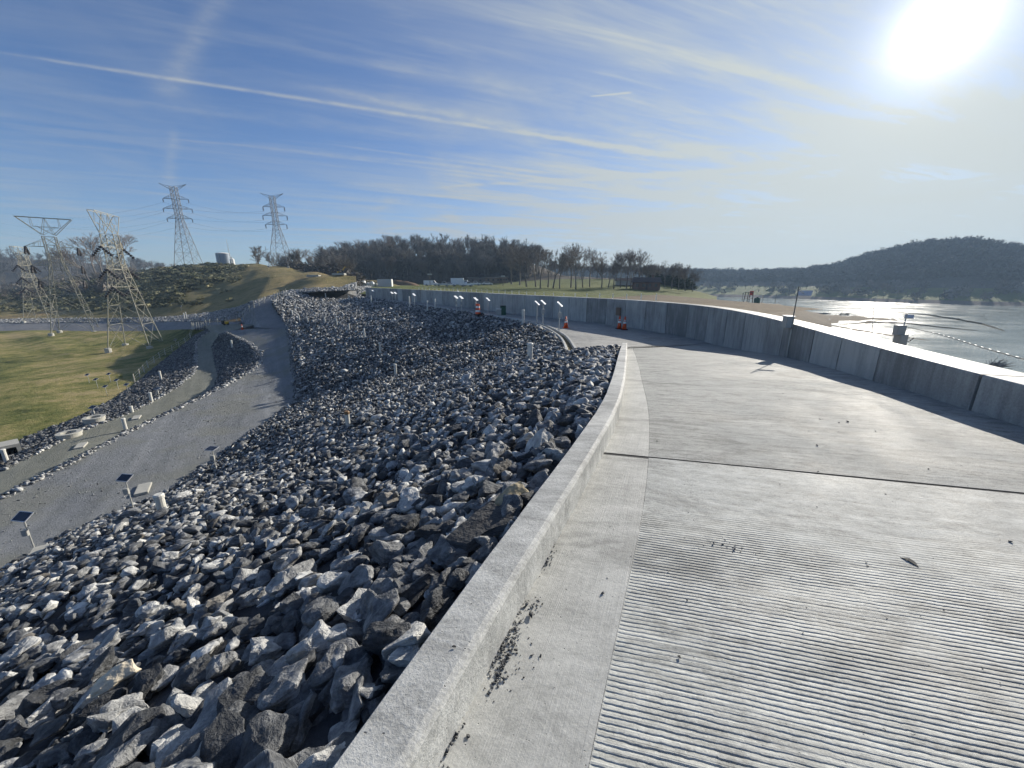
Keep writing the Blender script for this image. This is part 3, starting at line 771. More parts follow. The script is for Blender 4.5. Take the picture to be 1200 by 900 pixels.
for i, (h, sp, lv) in enumerate([(15,.55,5),(14,.7,5),(16,.45,5),(12,.8,5),(13,.6,5),(15.5,.65,5)]):
    segs = skeleton(500+i*7, h, sp, lv)
    tr = MB(); crn = MB()
    for a, b, r0, r1, l in segs:
        if l <= 0: prism(tr, a, b, r0, r1, 7)
        elif l <= 2: prism(crn, a, b, max(r0,.05), max(r1,.045), 5)
        else: prism(crn, a, b, max(r0,.034), max(r1,.026), 3)
    tm = bpy.data.meshes.new('trunk'); tm.from_pydata(tr.v, [], tr.f); tm.materials.append(m_bark)
    cm = bpy.data.meshes.new('crown'); cm.from_pydata(crn.v, [], crn.f); cm.materials.append(m_twig)
    tree_protos.append((tm, cm, h))
def plant_tree(x, ybase, h, k, label, group=None, name='bare_tree', dist=None):
    p = at(x, ybase) if dist is None else down(*D(x, ybase, dist)[:2])
    tm, cm, hh = tree_protos[k % len(tree_protos)]
    r = empty(name, p, random.uniform(0, 6.28), label, 'tree', group); s = h/hh; r.scale = (s, s, s)
    link('trunk', tm, None, r); link('crown', cm, None, r); return r
row_t = [(628,340,14,None),(633,338,12,None),(642,341,13.5,None),(648,342,14,None),(656,342,12,None),(669,341,15.5,None),(675,343,15,None),(683,341,13,None),(691,336,15,None),
 (705,342,13,None),(713,341,12,None),(719,343,14,None),(727,341,13.5,None),(734,342,14.5,None),(739,342,13,None),(748,335,14,None),(753,334,12.5,None),(770,338,11,None),(779,340,12,None),(787,343,12.5,None),(795,344,12,None),(803,345,10.5,None),(811,346,9,None),(617,336,13,None),(609,334,13,None),(599,333,12,None),(765,336,10,None)]
desc = ['tall bare winter tree','slender bare winter tree with upright limbs','bare tree with a wide twiggy crown','short bare tree','bare tree with forked trunk','leaning bare tree']
TREES = [('slim bare tree at the left end of the lawn beyond the wall'),('low bare tree tucked behind the leftmost lawn trees'),('bare tree on the lawn, third from the forest edge'),('dense bare tree on the lawn beside the forest edge'),('small bare tree between the forest edge and the tallest tree'),('tallest bare tree on the lawn, left of its pair'),('tall bare tree on the lawn, right of the tallest pair'),('bare tree filling the gap after the tall pair'),('lone bare tree standing against open sky'),('bare tree at the left of the clump before the brown house'),('thin bare tree second in the clump before the brown house'),('broad bare tree mid clump before the brown house'),('bare tree just left of the brown house clump centre'),('high bare tree rising over the brown house clump'),('bare tree closest to the left corner of the brown house'),('bare tree rising directly behind the brown house roof'),('bare tree behind the right end of the brown house'),('bare tree immediately right of the brown house'),('dark dense bare tree second right of the brown house'),('dark dense bare tree above the lake shore bank'),('bare tree near the shore end of the lawn'),('low bare tree next to last on the lake shore'),('smallest bare tree, last before the lake'),('bare tree at the forest edge, nearest to the lawn'),('bare tree second inside the forest edge'),('bare tree third inside the forest edge'),('low bare tree partly hiding the house side wall')]
for i, (x, y, h, d) in enumerate(row_t):
    yy = {True: y, False: y}[True]
    r = plant_tree(x, yy-4 if y > 338 else yy, h, i*5+i//6, TREES[i], 'bare trees on the lawn beyond the wall')
    # size to the photograph's heights
    p = r.location; q = px_of(p)
    want = {669:285,675:288,691:290,642:288,648:289,628:287,734:292,748:292,719:296,727:295,705:298,713:299,739:295,683:296,656:295,633:292,753:296,770:304,779:305,787:307,795:308,803:310,811:314,617:286,609:284,599:284,765:308}[x]
    hh = (q[1]-want)/F*q[2]*.97; s = hh/tree_protos[(i*5+i//6) % len(tree_protos)][2]; r.scale = (s*1.05, s*1.05, s)
# hilltop and valley trees on the left
for j, (x, y, wt, d, lab) in enumerate([(112,318,270,215,'bare spreading tree behind the nearest pylon'),(120,318,278,222,'second bare tree behind the nearest pylon'),(146,322,275,218,'bare tree right of the nearest pylon, in front of the ridge'),(105,330,286,190,'low bare tree at the foot of the brushy hill')]):
    p = down(*D(x, y, d)[:2]); tm, cm, hh = tree_protos[j]
    r = empty('bare_tree', p, j*1.3, lab, 'tree', 'bare trees behind the pylons')
    q = px_of(p); s = (q[1]-wt)/F*q[2]/hh; s = max(.3, min(1.6, s)); r.scale = (s*1.15, s*1.15, s)
    link('trunk', tm, None, r); link('crown', cm, None, r)
# stuff: far-off woods that read as one mass
def cheap_tree(seed, h, sp=.5):
    segs = skeleton(seed, h, sp, 3); mb = MB(); rs = random.Random(seed)
    for a, b, r0, r1, l in segs: prism(mb, a, b, max(r0,.07)*(1.0), max(r1,.05), 3)
    for a, b, r0, r1, l in segs:
        if l >= 2:
            for _ in range(7):
                d = Vector((rs.gauss(0,1), rs.gauss(0,1), rs.gauss(.5,.8))).normalized(); L = h*rs.uniform(.05,.11); p = a.lerp(b, rs.random())
                u = d.orthogonal().normalized()*.05; mb.add([p-u, p+u, p+d*L], [(0,1,2)])
    V = np.array(mb.v); Fc = []
    for f in mb.f:
        for k in range(1, len(f)-1): Fc.append((f[0], f[k], f[k+1]))
    return V, np.array(Fc)
def clump(seed, n=60, flat=1.0, sz=.16):
    rs = random.Random(seed); vs = []; fs = []
    for i in range(n):
        v = Vector((rs.gauss(0,1), rs.gauss(0,1), rs.gauss(0,1))).normalized()*rs.uniform(.25,.55); v.z = v.z*flat+.45*flat
        d = Vector((rs.gauss(0,1), rs.gauss(0,1), rs.gauss(0,1))).normalized(); u = d.orthogonal().normalized()
        s = sz*rs.uniform(.6,1.4); k = len(vs); vs += [v-u*s*.5, v+u*s*.5, v+d*s*1.5]; fs.append((k, k+1, k+2))
    return np.array([tuple(v) for v in vs]), np.array(fs)
ct = [cheap_tree(900+i, 1.0*14, .45+.1*(i % 4)) for i in range(9)]
ct = [(V/14, Fc) for V, Fc in ct]
def cone_tree(seed):
    rs = random.Random(seed); vs = []; fs = []
    for i in range(170):
        z = rs.uniform(.08, 1.0); rr = (1-z)*.30*rs.uniform(.5,1.1)+.01; a = rs.uniform(0,6.28)
        c = Vector((rr*math.cos(a), rr*math.sin(a), z)); d = Vector((math.cos(a), math.sin(a), rs.uniform(-.5,.2))).normalized(); u = d.cross(Vector((0,0,1))).normalized()
        k = len(vs); vs += [c-u*.04, c+u*.04, c+d*.10]; fs.append((k,k+1,k+2))
    return np.array([tuple(v) for v in vs]), np.array(fs)
ev = [cone_tree(i) for i in range(4)]
def Z(s, sz, a):
    c, n = math.cos(a), math.sin(a); return np.array([[s*c, -s*n, 0],[s*n, s*c, 0],[0, 0, sz]])
def forest(name, lines, count, h, label, kinds, mat, tint=(0,1), wide=1.0, seed=5, ev_share=0, cols=None):
    rs = random.Random(seed); it = []; m = len(lines[0])-1
    for _ in range(count):
        u = rs.uniform(*(cols or (0, m))); w = rs.uniform(0, len(lines)-1); p = loft_point(lines, u, w)
        g = down(p[0], p[1]); hh = h*rs.uniform(.75,1.15)
        it.append((*rs.choice(kinds), Z(hh*wide*rs.uniform(.8,1.2), hh, rs.uniform(0,6.28)), np.array((g.x, g.y, g.z-.2)), rs.uniform(*tint)))
    merged(name, it, mat, 'stuff', label, 'woodland')
m34 = mid(p3, p4, .55)
forest('forest', [mid(p3,p4,.12), p4], 430, 13, 'dense brown leafless forest on the ridge beyond the dam', ct, m_mass, cols=(0,6.3), seed=3)
forest('forest_edge', [mid(p3,p4,.02), mid(p3,p4,.3)], 120, 11, 'leafless trees along the forest edge behind the parked cars', ct, m_mass, cols=(0,6.0), seed=4, wide=1.1)
forest('evergreens', [mid(p3,p4,.0), mid(p3,p4,.9)], 26, 8.5, 'dark evergreens standing in the left end of the forest', ev, m_evermass, cols=(0,1.4), seed=8)
forest('thicket', [mid(p3,p4,.02), mid(p3,p4,.5)], 240, 4, 'dense dark undergrowth at the foot of the forest', [clump(i+50, 120, 1.0, .13) for i in range(4)], m_mass, cols=(0,6.0), seed=9, tint=(0,.45), wide=1.2)
forest('shore_thicket', [mid(p3,p4,-.2), mid(p3,p4,.6)], 50, 3.6, 'dark evergreen and bare thicket at the end of the lawn by the lake', [clump(i+50, 120, 1.0, .13) for i in range(4)], m_evermass, cols=(9.6,10.9), seed=12, wide=1.2)
forest('lake_shore_trees', [mid(p3,p4,.0), p4], 26, 7, 'leafless trees crowding the shore end of the lawn', ct, m_mass, cols=(9.4,10.9), seed=14)
forest('lawn_far_trees', [mid(p3,p4,.3), p4], 70, 7, 'low leafless wood closing the lawn behind the standing trees', ct, m_mass, cols=(5.6,9.8), seed=44, wide=1.3)
forest('hill_crest_trees', [ridge[10:], [(p[0]*1.12, p[1]*1.12, p[2]) for p in ridge[10:]]], 34, 8.5, 'brown trees showing behind the grassy hill', ct, m_mass, seed=21, wide=1.2)
forest('hill_crest_bushes', [[(p[0]*1.02, p[1]*1.02, p[2]) for p in ridge[11:]], [(p[0]*1.1, p[1]*1.1, p[2]) for p in ridge[11:]]], 40, 4.5, 'dense bushes behind the right shoulder of the hill', [clump(i+70, 140, 1.0, .12) for i in range(4)], m_mass, seed=22, tint=(0,.5), wide=1.4)
forest('wooded_ridge_trees', [wf, mid(wf, wr, .5, 3), wr], 620, 11, 'leafless woodland covering the far ridge on the left', ct, m_mass, cols=(1,10), seed=6, wide=1.1)
cl = [clump(i, 70, 1.0, .20) for i in range(6)]
forest('far_hill_woodland', [mid(s2, s3, .15), s3], 3400, 8, 'dark wooded hill slope across the lake', cl, m_mass, seed=7, tint=(-.1,.35))
forest('far_hill_crest', [mid(s2, s3, .9), s3], 420, 10, 'leafless trees on the skyline across the lake', ct, m_mass, tint=(0,.4), seed=17, wide=1.2)
forest('far_shore_trees', [s1b, s2], 190, 7, 'scattered trees along the meadow on the far shore', cl+ct, m_mass, seed=18, cols=(2,14))
bl = [clump(i+30, 46, .7, .22) for i in range(6)]
hill_lines = [mid(foot, ridge, .08), mid(foot, ridge, .97)]
def brushf(name, cnt, h, seed, cols, tint, label, dens=True):
    rs = random.Random(seed); it = []
    while len(it) < cnt:
        u = rs.uniform(*cols); w = rs.uniform(0, 1); p = loft_point(hill_lines, u, w)
        nv = mnoise.noise(Vector((p[0]*.03, p[1]*.03, 1)))+(0.25 if u < 8 else -.1 if u < 10 else -.5)
        if dens and rs.random() > max(0.02, .45+nv*1.6): continue
        g = down(p[0], p[1]); hh = h*rs.uniform(.5,1.3)
        it.append((*rs.choice(bl), Z(hh*1.6, hh, rs.uniform(0,6.28)), np.array((g.x, g.y, g.z-.1)), rs.uniform(*tint)))
    merged(name, it, m_brushmass, 'stuff', label, 'brush')
brushf('hill_brush', 4600, .95, 31, (1.2,9.8), (.1,1), 'dry olive brush covering the hillside below the water tank')
brushf('dark_shrubs', 420, 1.7, 33, (1.2,9.3), (-.2,.15), 'dark low shrubs scattered over the hillside')
forest('valley_bushes', [mid(foot, ridge, .3), ridge], 160, 4.5, 'brown bushes and small trees at the left end of the hill', ct+bl, m_mass, cols=(1.5,6.3), seed=41, wide=1.2)
# ------------------------------------------------------------------ parapet wall of panels
wall_root = empty('parapet_wall', (wall_f[40][0]+.3, wall_f[40][1], zr(wall_f[40][1])), 0, 'long curving concrete parapet wall of upright panels along the right side of the crest', 'wall')
def pathlen(pts):
    d = [0]
    for a, b in zip(pts, pts[1:]): d.append(d[-1]+math.dist(a[:2], b[:2]))
    return d
WD = pathlen(wall_f)
def wall_at(s):
    x = float(np.interp(s, WD, [p[0] for p in wall_f])); y = float(np.interp(s, WD, [p[1] for p in wall_f]))
    x2 = float(np.interp(s+.05, WD, [p[0] for p in wall_f])); y2 = float(np.interp(s+.05, WD, [p[1] for p in wall_f]))
    x1 = float(np.interp(s-.05, WD, [p[0] for p in wall_f])); y1 = float(np.interp(s-.05, WD, [p[1] for p in wall_f]))
    t = Vector((x2-x1, y2-y1, 0)).normalized(); return x, y, t
def s_of(px):                          # station where the front top edge crosses image column px
    best = None
    for i, p in enumerate(wall_f):
        q = px_of(p)
        if q and p[1] > 2:
            if best is None or abs(q[0]-px) < best[0]: best = (abs(q[0]-px), WD[i])
    return best[1]
def s_near(pt): return WD[min(range(len(wall_f)), key=lambda i: math.dist(wall_f[i][:2], pt[:2]))]
joints = [0, 4, 8, 11.5, s_near((5.0,0))]
jp = [P(x, y, ZT) for x, y in [(1131,436),(1046,411),(991,397.6),(955,387),(925,378),(899,371.5),(877,367)]]
jpn = [s_near(p) for p in jp]
joints = sorted(set([0, 3, 6, 9, 12, 14.5])); joints = [j for j in joints if j < jpn[0]-1.2]+jpn
while joints[-1] < WD[-1]-2.2: joints.append(joints[-1]+random.choice((1.75,1.8,1.85,1.9)))
joints.append(WD[-1])
WT = .62
for a, b in zip(joints, joints[1:]):
    g = .018; a += g; b -= g; k = max(2, int((b-a)/.45)); vs = []; jit = random.uniform(-.004,.004)
    mesh_name = 'wall_panel'
    for i in range(k+1):
        s = a+(b-a)*i/k; x, y, t = wall_at(s); n = Vector((t.y, -t.x, 0)); zb = zr(y)-.35; zt = ZT+.002*random.choice((-1,0,1)) if False else ZT
        e = .0
        for off, z in ((jit, zb), (jit, zt-.014), (jit+.014, zt), (WT-.015, zt-.004), (WT, zt-.02), (WT, zb)):
            vs.append((x+n.x*off, y+n.y*off, z))
    n6 = 6; fs = [(i*n6+q, i*n6+(q+1) % n6, (i+1)*n6+(q+1) % n6, (i+1)*n6+q) for i in range(k) for q in range(n6)]
    fs = [tuple(reversed(f)) for f in fs]+[tuple(range(n6)), tuple(k*n6+q for q in range(n6-1, -1, -1))]
    o = mesh('wall_panel', vs, fs, m_wall, None); o.parent = wall_root; o.matrix_parent_inverse = Matrix.Translation(wall_root.location).inverted()
core = MB(); cw = resample(wall_f, 160); c_in = offset(cw, .03); c_out = offset(cw, WT-.03)
for i in range(len(cw)-1):
    z0 = zr(cw[i][1])-.34
    a, b, c, d = c_in[i], c_in[i+1], c_out[i+1], c_out[i]
    core.add([(a[0],a[1],z0),(b[0],b[1],z0),(c[0],c[1],z0),(d[0],d[1],z0),(a[0],a[1],ZT-.03),(b[0],b[1],ZT-.03),(c[0],c[1],ZT-.03),(d[0],d[1],ZT-.03)], [(0,1,5,4),(2,3,7,6),(4,5,6,7)])
m_joint = plain('joint_sealant', (.06,.065,.065), .85)
o = core.build('joint_core', m_joint); o.parent = wall_root; o.matrix_parent_inverse = Matrix.Translation(wall_root.location).inverted()
# ------------------------------------------------------------------ common materials
m_steel = plain('galvanised_steel', (.50,.50,.46), .5, .3); m_white = plain('white_paint', (.78,.78,.74), .5, 0, .08); m_post = plain('weathered_post', (.45,.42,.34), .8)
m_pv = plain('solar_cells', (.025,.03,.045), .25, 0, .2); m_glare = plain('solar_glare_white', (.75,.77,.78), .3); m_pvf = plain('aluminium_frame', (.62,.63,.63), .35, .5); m_greybox = plain('grey_enclosure', (.38,.38,.35), .6)  # m_glare: sky glare on the crest solar cells, painted as pale colour
m_orange = plain('cone_orange', (.75,.10,.02), .55); m_black = plain('black_rubber', (.02,.02,.02), .7); m_yellow = plain('machine_yellow', (.62,.38,.03), .5)
m_glass = plain('vehicle_glass', (.03,.035,.04), .12); m_conc2 = plain('precast_concrete', (.42,.41,.36), .85, 0, .2, 3, .01); m_pipe = plain('pvc_pipe', (.62,.61,.55), .5, 0, .1)
m_rust = plain('brown_cap', (.22,.13,.06), .6); m_dark = plain('dark_interior', (.02,.02,.02), .9); m_green = plain('dark_green_paint', (.03,.10,.06), .6)
# ------------------------------------------------------------------ pylons
m_leg1 = plain('pylon_steel', (.31,.295,.23), .6, .1, .15, .5); m_ins = plain('insulator_glaze', (.05,.04,.035), .3)
def seg_bar(mb, a, b, r): prism(mb, Vector(a), Vector(b), r, r, 4)
m_leg2 = plain('backlit_pylon_steel', (.17,.18,.185), .6, .2, .15, .5)  # darker copy of the pylon steel, backlit shade put into its colour
def pylon(p, rz, Hh, base, style, label, scale_r=1.0, dark=False):
    m_leg = m_leg1 if style == 'delta' else m_leg2
    root = empty('pylon', p, rz, label, 'pylon', 'lattice pylons')
    legs = [MB() for _ in range(4)]; br = MB(); arms = []; inss = []
    hw = Hh*(.64 if style == 'delta' else .60); wd = Hh*(.075 if style == 'delta' else .06); R0 = Hh*(.0027 if style == 'delta' else .0030)*scale_r
    def w(z):
        return base/2+(wd/2-base/2)*(z/hw) if z < hw else wd/2
    lv = [0]; z = 0
    while z < hw-.5:
        z = min(hw, z+max(2*w(z)*.72, wd)); lv.append(z)
    top_z = Hh*(.86 if style == 'delta' else .985)
    while lv[-1] < top_z-.4: lv.append(min(top_z, lv[-1]+wd*.95))
    cs = [(-1,-1),(1,-1),(1,1),(-1,1)]
    for a, b in zip(lv, lv[1:]):
        wa, wb = w(a), w(b)
        for i in range(4):
            x, y = cs[i]; x2, y2 = cs[(i+1) % 4]
            seg_bar(legs[i], (x*wa,y*wa,a), (x*wb,y*wb,b), R0*1.25)
            seg_bar(br, (x*wa,y*wa,a), (x2*wb,y2*wb,b), R0*.62); seg_bar(br, (x2*wa,y2*wa,a), (x*wb,y*wb,b), R0*.62)
            seg_bar(br, (x*wb,y*wb,b), (x2*wb,y2*wb,b), R0*.62)
    def crossarm(z, L, drop=.0, hang=1.6):
        for sgn in (-1, 1):
            tip = (sgn*(wd/2+L), 0, z+drop); arm = MB(); arms.append(arm)
            for yy in (-1, 1):
                seg_bar(arm, (sgn*wd/2, yy*wd/2, z), tip, R0*.75); seg_bar(arm, (sgn*wd/2, yy*wd/2, z+wd*.8), tip, R0*.6)
                for f in (.3,.6):
                    a = Vector((sgn*wd/2, yy*wd/2, z)).lerp(Vector(tip), f); b = Vector((sgn*wd/2, yy*wd/2, z+wd*.8)).lerp(Vector(tip), f*.8)
                    seg_bar(arm, a, b, R0*.5)
            for yy in ((0,) if style != 'delta' else (-.5,.5)):
                t = Vector(tip); ins = MB(); inss.append(ins)
                for q in range(5): ins.tube(t+Vector((0,yy*q*.5,-.3*q-.1)), t+Vector((0,yy*(q+.6)*.5,-.3*q-.28)), .22, .22, 6)
                seg_bar(ins, t, t+Vector((0,yy*2.5,-1.7)), .06)
    if style == 'delta':
        crossarm(Hh*.47+wd*0, Hh*.10); crossarm(Hh*.60, Hh*.115); crossarm(Hh*.76, Hh*.12)
        s = wd/2; tw = Hh*.165; arm = MB(); arms.append(arm)
        for yy in (-1, 1):
            for sg in (-1, 1):
                seg_bar(arm, (sg*s, yy*s, Hh*.86), (sg*tw, yy*s*.5, Hh), R0*.9); seg_bar(arm, (sg*s, yy*s, Hh*.86), (0, yy*s*.5, Hh), R0*.7)
                seg_bar(arm, (sg*s*2.2, yy*s*.8, Hh*.93), (sg*tw*.5, yy*s*.5, Hh), R0*.6); seg_bar(arm, (sg*s, yy*s, Hh*.86), (-sg*s*1.5, yy*s*.7, Hh*.93), R0*.6)
            seg_bar(arm, (-tw, yy*s*.5, Hh), (tw, yy*s*.5, Hh), R0*.9); seg_bar(arm, (-s*2.2, yy*s*.8, Hh*.925), (s*2.2, yy*s*.8, Hh*.925), R0*.6)
        for sg in (-1, 1): seg_bar(arm, (sg*tw, -s*.5, Hh), (sg*tw, s*.5, Hh), R0*.6)
    else:
        for z in (.60, .72, .84): crossarm(Hh*z, Hh*(.135 if z == .72 else .115))
        for sg in (-1, 1):
            arm = MB(); arms.append(arm)
            for yy in (-1, 1):
                seg_bar(arm, (sg*wd/2, yy*wd/2, Hh*.95), (sg*Hh*.155, 0, Hh*1.02), R0*.75); seg_bar(arm, (sg*wd/2, yy*wd/2, Hh*.985), (sg*Hh*.155, 0, Hh*1.02), R0*.55)
        for yy in (-1, 1): seg_bar(arm, (-wd/2, yy*wd/2, Hh*.985), (wd/2, yy*wd/2, Hh*.985), R0*.6)
    for l in legs: l.build('leg', m_leg, root)
    br.build('bracing', m_leg, root)
    for a in arms: a.build('crossarm', m_leg, root)
    for a in inss: a.build('insulator', m_ins, root)
    for x, y in cs: MB().lathe([(.45,-.9),(.45,.25),(.35,.3)], 10, (x*base/2, y*base/2, 0)).build('footing', m_conc2, root)
    return root
def pyl(x, y, ytop, z, rz, base, style, label, dist=None, rs_=1.0):
    p = Vector(D(x, y, dist)) if dist else at(x, y)
    if dist: p = down(p.x, p.y)
    # height from the photograph
    best = 20; 
    for h in np.arange(12, 80, .25):
        q = px_of((p.x, p.y, p.z+h))
        if q[1] <= ytop: best = h; break
    return pylon(p, rz, best, base*best, style, label, rs_)
pyl(161, 406, 251, 0, R(112), .255, 'delta', 'nearest pale steel lattice pylon, seen end-on, right of the three on the meadow')
pyl(90, 389, 256, 0, R(38), .27, 'delta', 'lattice pylon with the wide triangular head, middle of the three on the meadow')
pyl(50, 376, 290, 0, R(115), .26, 'delta', 'lattice pylon leftmost and smallest of the three by the meadow road')
pyl(222, 311, 218, 0, R(12), .235, 'tee', 'tall grey lattice pylon on the hilltop left of the water tank')
pyl(331, 313, 229, 0, R(8), .27, 'tee', 'grey lattice pylon on the hilltop right of the water tank')
pyl(83, 333, 311, 0, R(30), .24, 'tee', 'tiny distant lattice pylon low on the brushy slope behind the others', None, 1.3)
# ------------------------------------------------------------------ water tank and mast on the hill
p = down(*D(263, 309, 194)[:2])
r = empty('water_tank', p, 0, 'squat round grey steel water tank on the hilltop', 'tank')
s = 1
MB().lathe([(2.9,-.6),(2.9,4.6),(2.95,4.65),(2.95,4.8)], 28).build('tank_shell', plain('tank_steel', (.24,.28,.33), .45, .4), r, smooth=False)
MB().lathe([(2.95,4.81),(2.2,5.15),(.3,5.4)], 28).build('tank_roof', m_white, r)
lad = MB()
for sx in (-.25,.25): lad.tube((sx,-3.05,0),(sx,-3.05,5.1),.05)
for k in range(14): lad.tube((-.25,-3.05,.35*k+.2),(.25,-3.05,.35*k+.2),.035)
lad.build('ladder', m_steel, r)
p2_ = down(*D(271.5, 308.5, 190)[:2]); mp = empty('antenna_mast', p2_, 0, 'thin upright mast standing right of the water tank', 'mast')
MB().tube((0,0,-.3),(-.6,0,11.5),.16,.06,8).build('pole', m_steel, mp)
tb = MB(); tb.lathe([(1.0,-.3),(.95,2.4),(.3,2.9)], 14); e = empty('white_silo', down(*D(272.6, 309, 193)[:2]), 0, 'small white cylinder beside the foot of the mast', 'silo'); tb.build('shell', m_white, e); MB().lathe([(.3,2.9),(.3,3.2),(.1,3.3)],10).build('cap', m_steel, e)
# conductors between hill pylon and tank side
# ------------------------------------------------------------------ small site objects
def solar(x, y, h, label, w=.62, d=.4, rz=R(-43), tilt=R(38), box=True, z=None, group='solar powered instrument posts', p=None):
    p = at(x, y) if p is None else p
    r = empty('instrument_post', p, 0, label, 'instrument', group)
    if x < 425: r.scale = (.68, .68, .68)
    post = MB().tube((0,0,-.25),(0,0,h),.028,.028,8); post.build('post', m_steel, r)
    Mx = Matrix.Rotation(rz, 3, 'Z') @ Matrix.Rotation(-tilt, 3, 'X')
    c = Vector((0,0,h))
    fr = MB(); fr.box(c, (w, d, .035), Mx); f = fr.build('panel_frame', m_pvf, r)
    cells = MB(); cells.box(c+Mx@Vector((0,0,.02)), (w*.9, d*.86, .01), Mx); cells.build('solar_cells', m_pv if x < 425 else m_glare, f)
    if box:
        b = MB(); b.box(Vector((.0,-.10,h*.62)), (.21,.13,.30), Matrix.Rotation(.25,3,'Z')); b.build('instrument_box', m_greybox, r, bevel=.01)
        br_ = MB(); br_.tube((0,-.02,h*.66),(0,-.10,h*.66),.03); br_.build('bracket', m_steel, r)
    return r
# panels low in the photo face the viewer: the sun is on the right and ahead, so their backs show
solar(43, 650, 1.95, 'solar panel on a leaning steel post, nearest of the posts on the gravel bench', .74, .44, rz=R(-8), tilt=R(-35))
solar(157, 598, 1.8, 'solar panel on a steel post beside the white pipe at the edge of the bench', .66, .40, rz=R(-8), tilt=R(-32))
solar(254, 552, 1.45, 'solar panel post with thin frame, third from the left on the gravel bench', .62, .42, rz=R(-8), tilt=R(-10))
solar(187, 466, 1.2, 'small solar panel post on the berm right of a white pipe', .8, .5, rz=R(-20), tilt=R(-20))
solar(113, 492, 1.5, 'solar panel post standing behind the upper precast ring', .8, .5, rz=R(-10), tilt=R(-25))
solar(353, 417, 1.8, 'solar panel post alone at the far foot of the dam face', .7, .5, rz=R(-10), tilt=R(-15))
for x, y, l in [(126,464,'tall meadow marker post with box, rightmost of the cluster'),(105,449,'meadow marker post at the left of the cluster'),(115,455,'meadow marker post second from the left of the cluster'),(130,448,'meadow marker post at the back of the cluster beside bare soil'),(139,456,'short meadow marker post nearest the fence'),(151,462,'white box post at the corner of the meadow fence'),(213,364,'small sign post on the grass below the brushy hill'),(207,405,'white junction post behind the meadow fence corner')]:
    solar(x, y, 1.5, l, .75, .5, rz=R(-15), tilt=R(-30), box=False, group='marker posts on the meadow')
# stations on the crest
for x, y, h, l, b in [(655,389,1.55,'solar panel post nearest the start of the concrete gutter',True),(636,382,1.5,'instrument post with panel and box right of its pair by the gutter',True),(629,380,1.4,'instrument post left of its pair by the gutter',False),(572,368.5,1.3,'solar post right of the barrel beside the far gutter',False),(558,368,1.3,'solar post directly behind the red and white barrel',True),(541,365.5,1.35,'wide solar post right of the double rack on the far gutter',True),(535,365,1.35,'wide solar post left of the double rack on the far gutter',True),(538,356,1.5,'solar post standing behind the double rack by the wall',False),(486,358.5,1.3,'wide white solar post midway along the far gutter',False),(464,354.5,1.3,'solar post right of the far pair',False),(460,354,1.3,'solar post left of the far pair',False),(438,350.5,1.4,'solar post nearest the far end of the wall',True)]:
    solar(x, y, h, l, (.62 if b else .5), p=Vector(H(x, y, .0)), d=.38, rz=R(-103), tilt=R(42), box=b, group='solar posts along the crest gutter')
def pipe(x, y, ytop, label, r_=.09, cap=m_pipe, group='white well casings', mat=None, p=None):
    p = at(x, y) if p is None else p; q = px_of(p); h = max(.4, (y-ytop)/F*q[2]*1.02)
    r_ = max(r_, 0)
    e = empty('well_casing', p, random.uniform(0,6), label, 'casing', group)
    MB().lathe([(r_,-.4),(r_,h-.06)], 14).build('casing', mat or m_pipe, e, smooth=False)
    MB().lathe([(r_*1.18,h-.07),(r_*1.18,h),(r_*.9,h+.03)], 14).build('cap', cap, e); return e
pipe(192, 604, 578, 'white casing standing in the stones beside the bench solar post', .09, m_pipe)
pipe(408.5, 502, 482, 'white casing with brown cap out in the middle of the rock face', .075, m_rust)
pipe(621, 424, 403, 'flat sided white marker post in the stones below the gutter end', .10)
pipe(613, 378, 364, 'white casing on the outer lip of the gutter, nearest one', .09, p=Vector(H(613,378)))
for x, y, t, l in [(480,358,348,'white casing at the far gutter midway'),(510,360.5,351,'white casing on the far gutter right of midway'),(501,361,353,'short casing between two white casings on the far gutter'),(464,441,427,'white casing halfway down the face, lowest of the diagonal line'),(446,415,402,'white casing second from the bottom of the diagonal line'),(427.5,397.5,386,'white casing third from the bottom of the diagonal line'),(409.5,388,380,'white casing fourth from the bottom of the diagonal line'),(395,382,374,'white casing fifth from the bottom of the diagonal line'),(381,379,372,'white casing right of its small pair near the far track'),(361,379,373,'white casing in the small pair near the far track'),(351,376.5,370,'white casing left of the small pair near the far track'),(343,371.5,365,'white casing above the far end of the bench'),(347.5,361.5,357,'white casing on the low mound at the far end'),(382,350,344,'white casing below the abutment stones, left one'),(409.5,352.5,347,'white casing just below the end of the wall'),(435,353,347,'white casing right of the end of the wall')]:
    pipe(x, y, t, l, .085, p=Vector(H(x, y)) if 470 < x < 515 or x == 435 else None)
for x, y, t, l in [(148,505,490,'white casing beside a red marker between bench and track'),(178,471,460,'white casing on the berm left of the small solar post'),(189,445,435,'short white casing on the dark lower bank'),(272.5,408,399,'white casing on the dark stone triangle'),(8,541,526,'white post at the left edge by the culvert'),(155,483,476,'short casing at the edge of the service track'),(219,374,366,'short yellowish casing on the grass below the hill'),(216.5,374,367,'short yellowish casing left of its twin below the hill')]:
    pipe(x, y, t, l, .10)
def cone(x, y, label, tall=False, p=None):
    p = at(x, y) if p is None else p; e = empty('traffic_cone', p, 0, label, 'traffic cone', 'orange traffic cones'); h = .78 if tall else .72
    MB().box((0,0,.02), (.38,.38,.045)).build('base', m_black if tall else m_orange, e, bevel=.01)
    MB().lathe([(.14,.04),(.09,h*.45),(.035,h)], 16).build('cone_body', m_orange, e, smooth=True)
    MB().lathe([(.098,h*.47),(.073,h*.63)], 16).build('reflective_band', m_white, e, smooth=True)
    MB().lathe([(.068,h*.70),(.052,h*.80)], 16).build('reflective_band', m_white, e, smooth=True); return e
cone(663, 384.5, 'orange cone with white bands alone on the crest road beside the gutter', False, Vector(H(663, 384.5)))
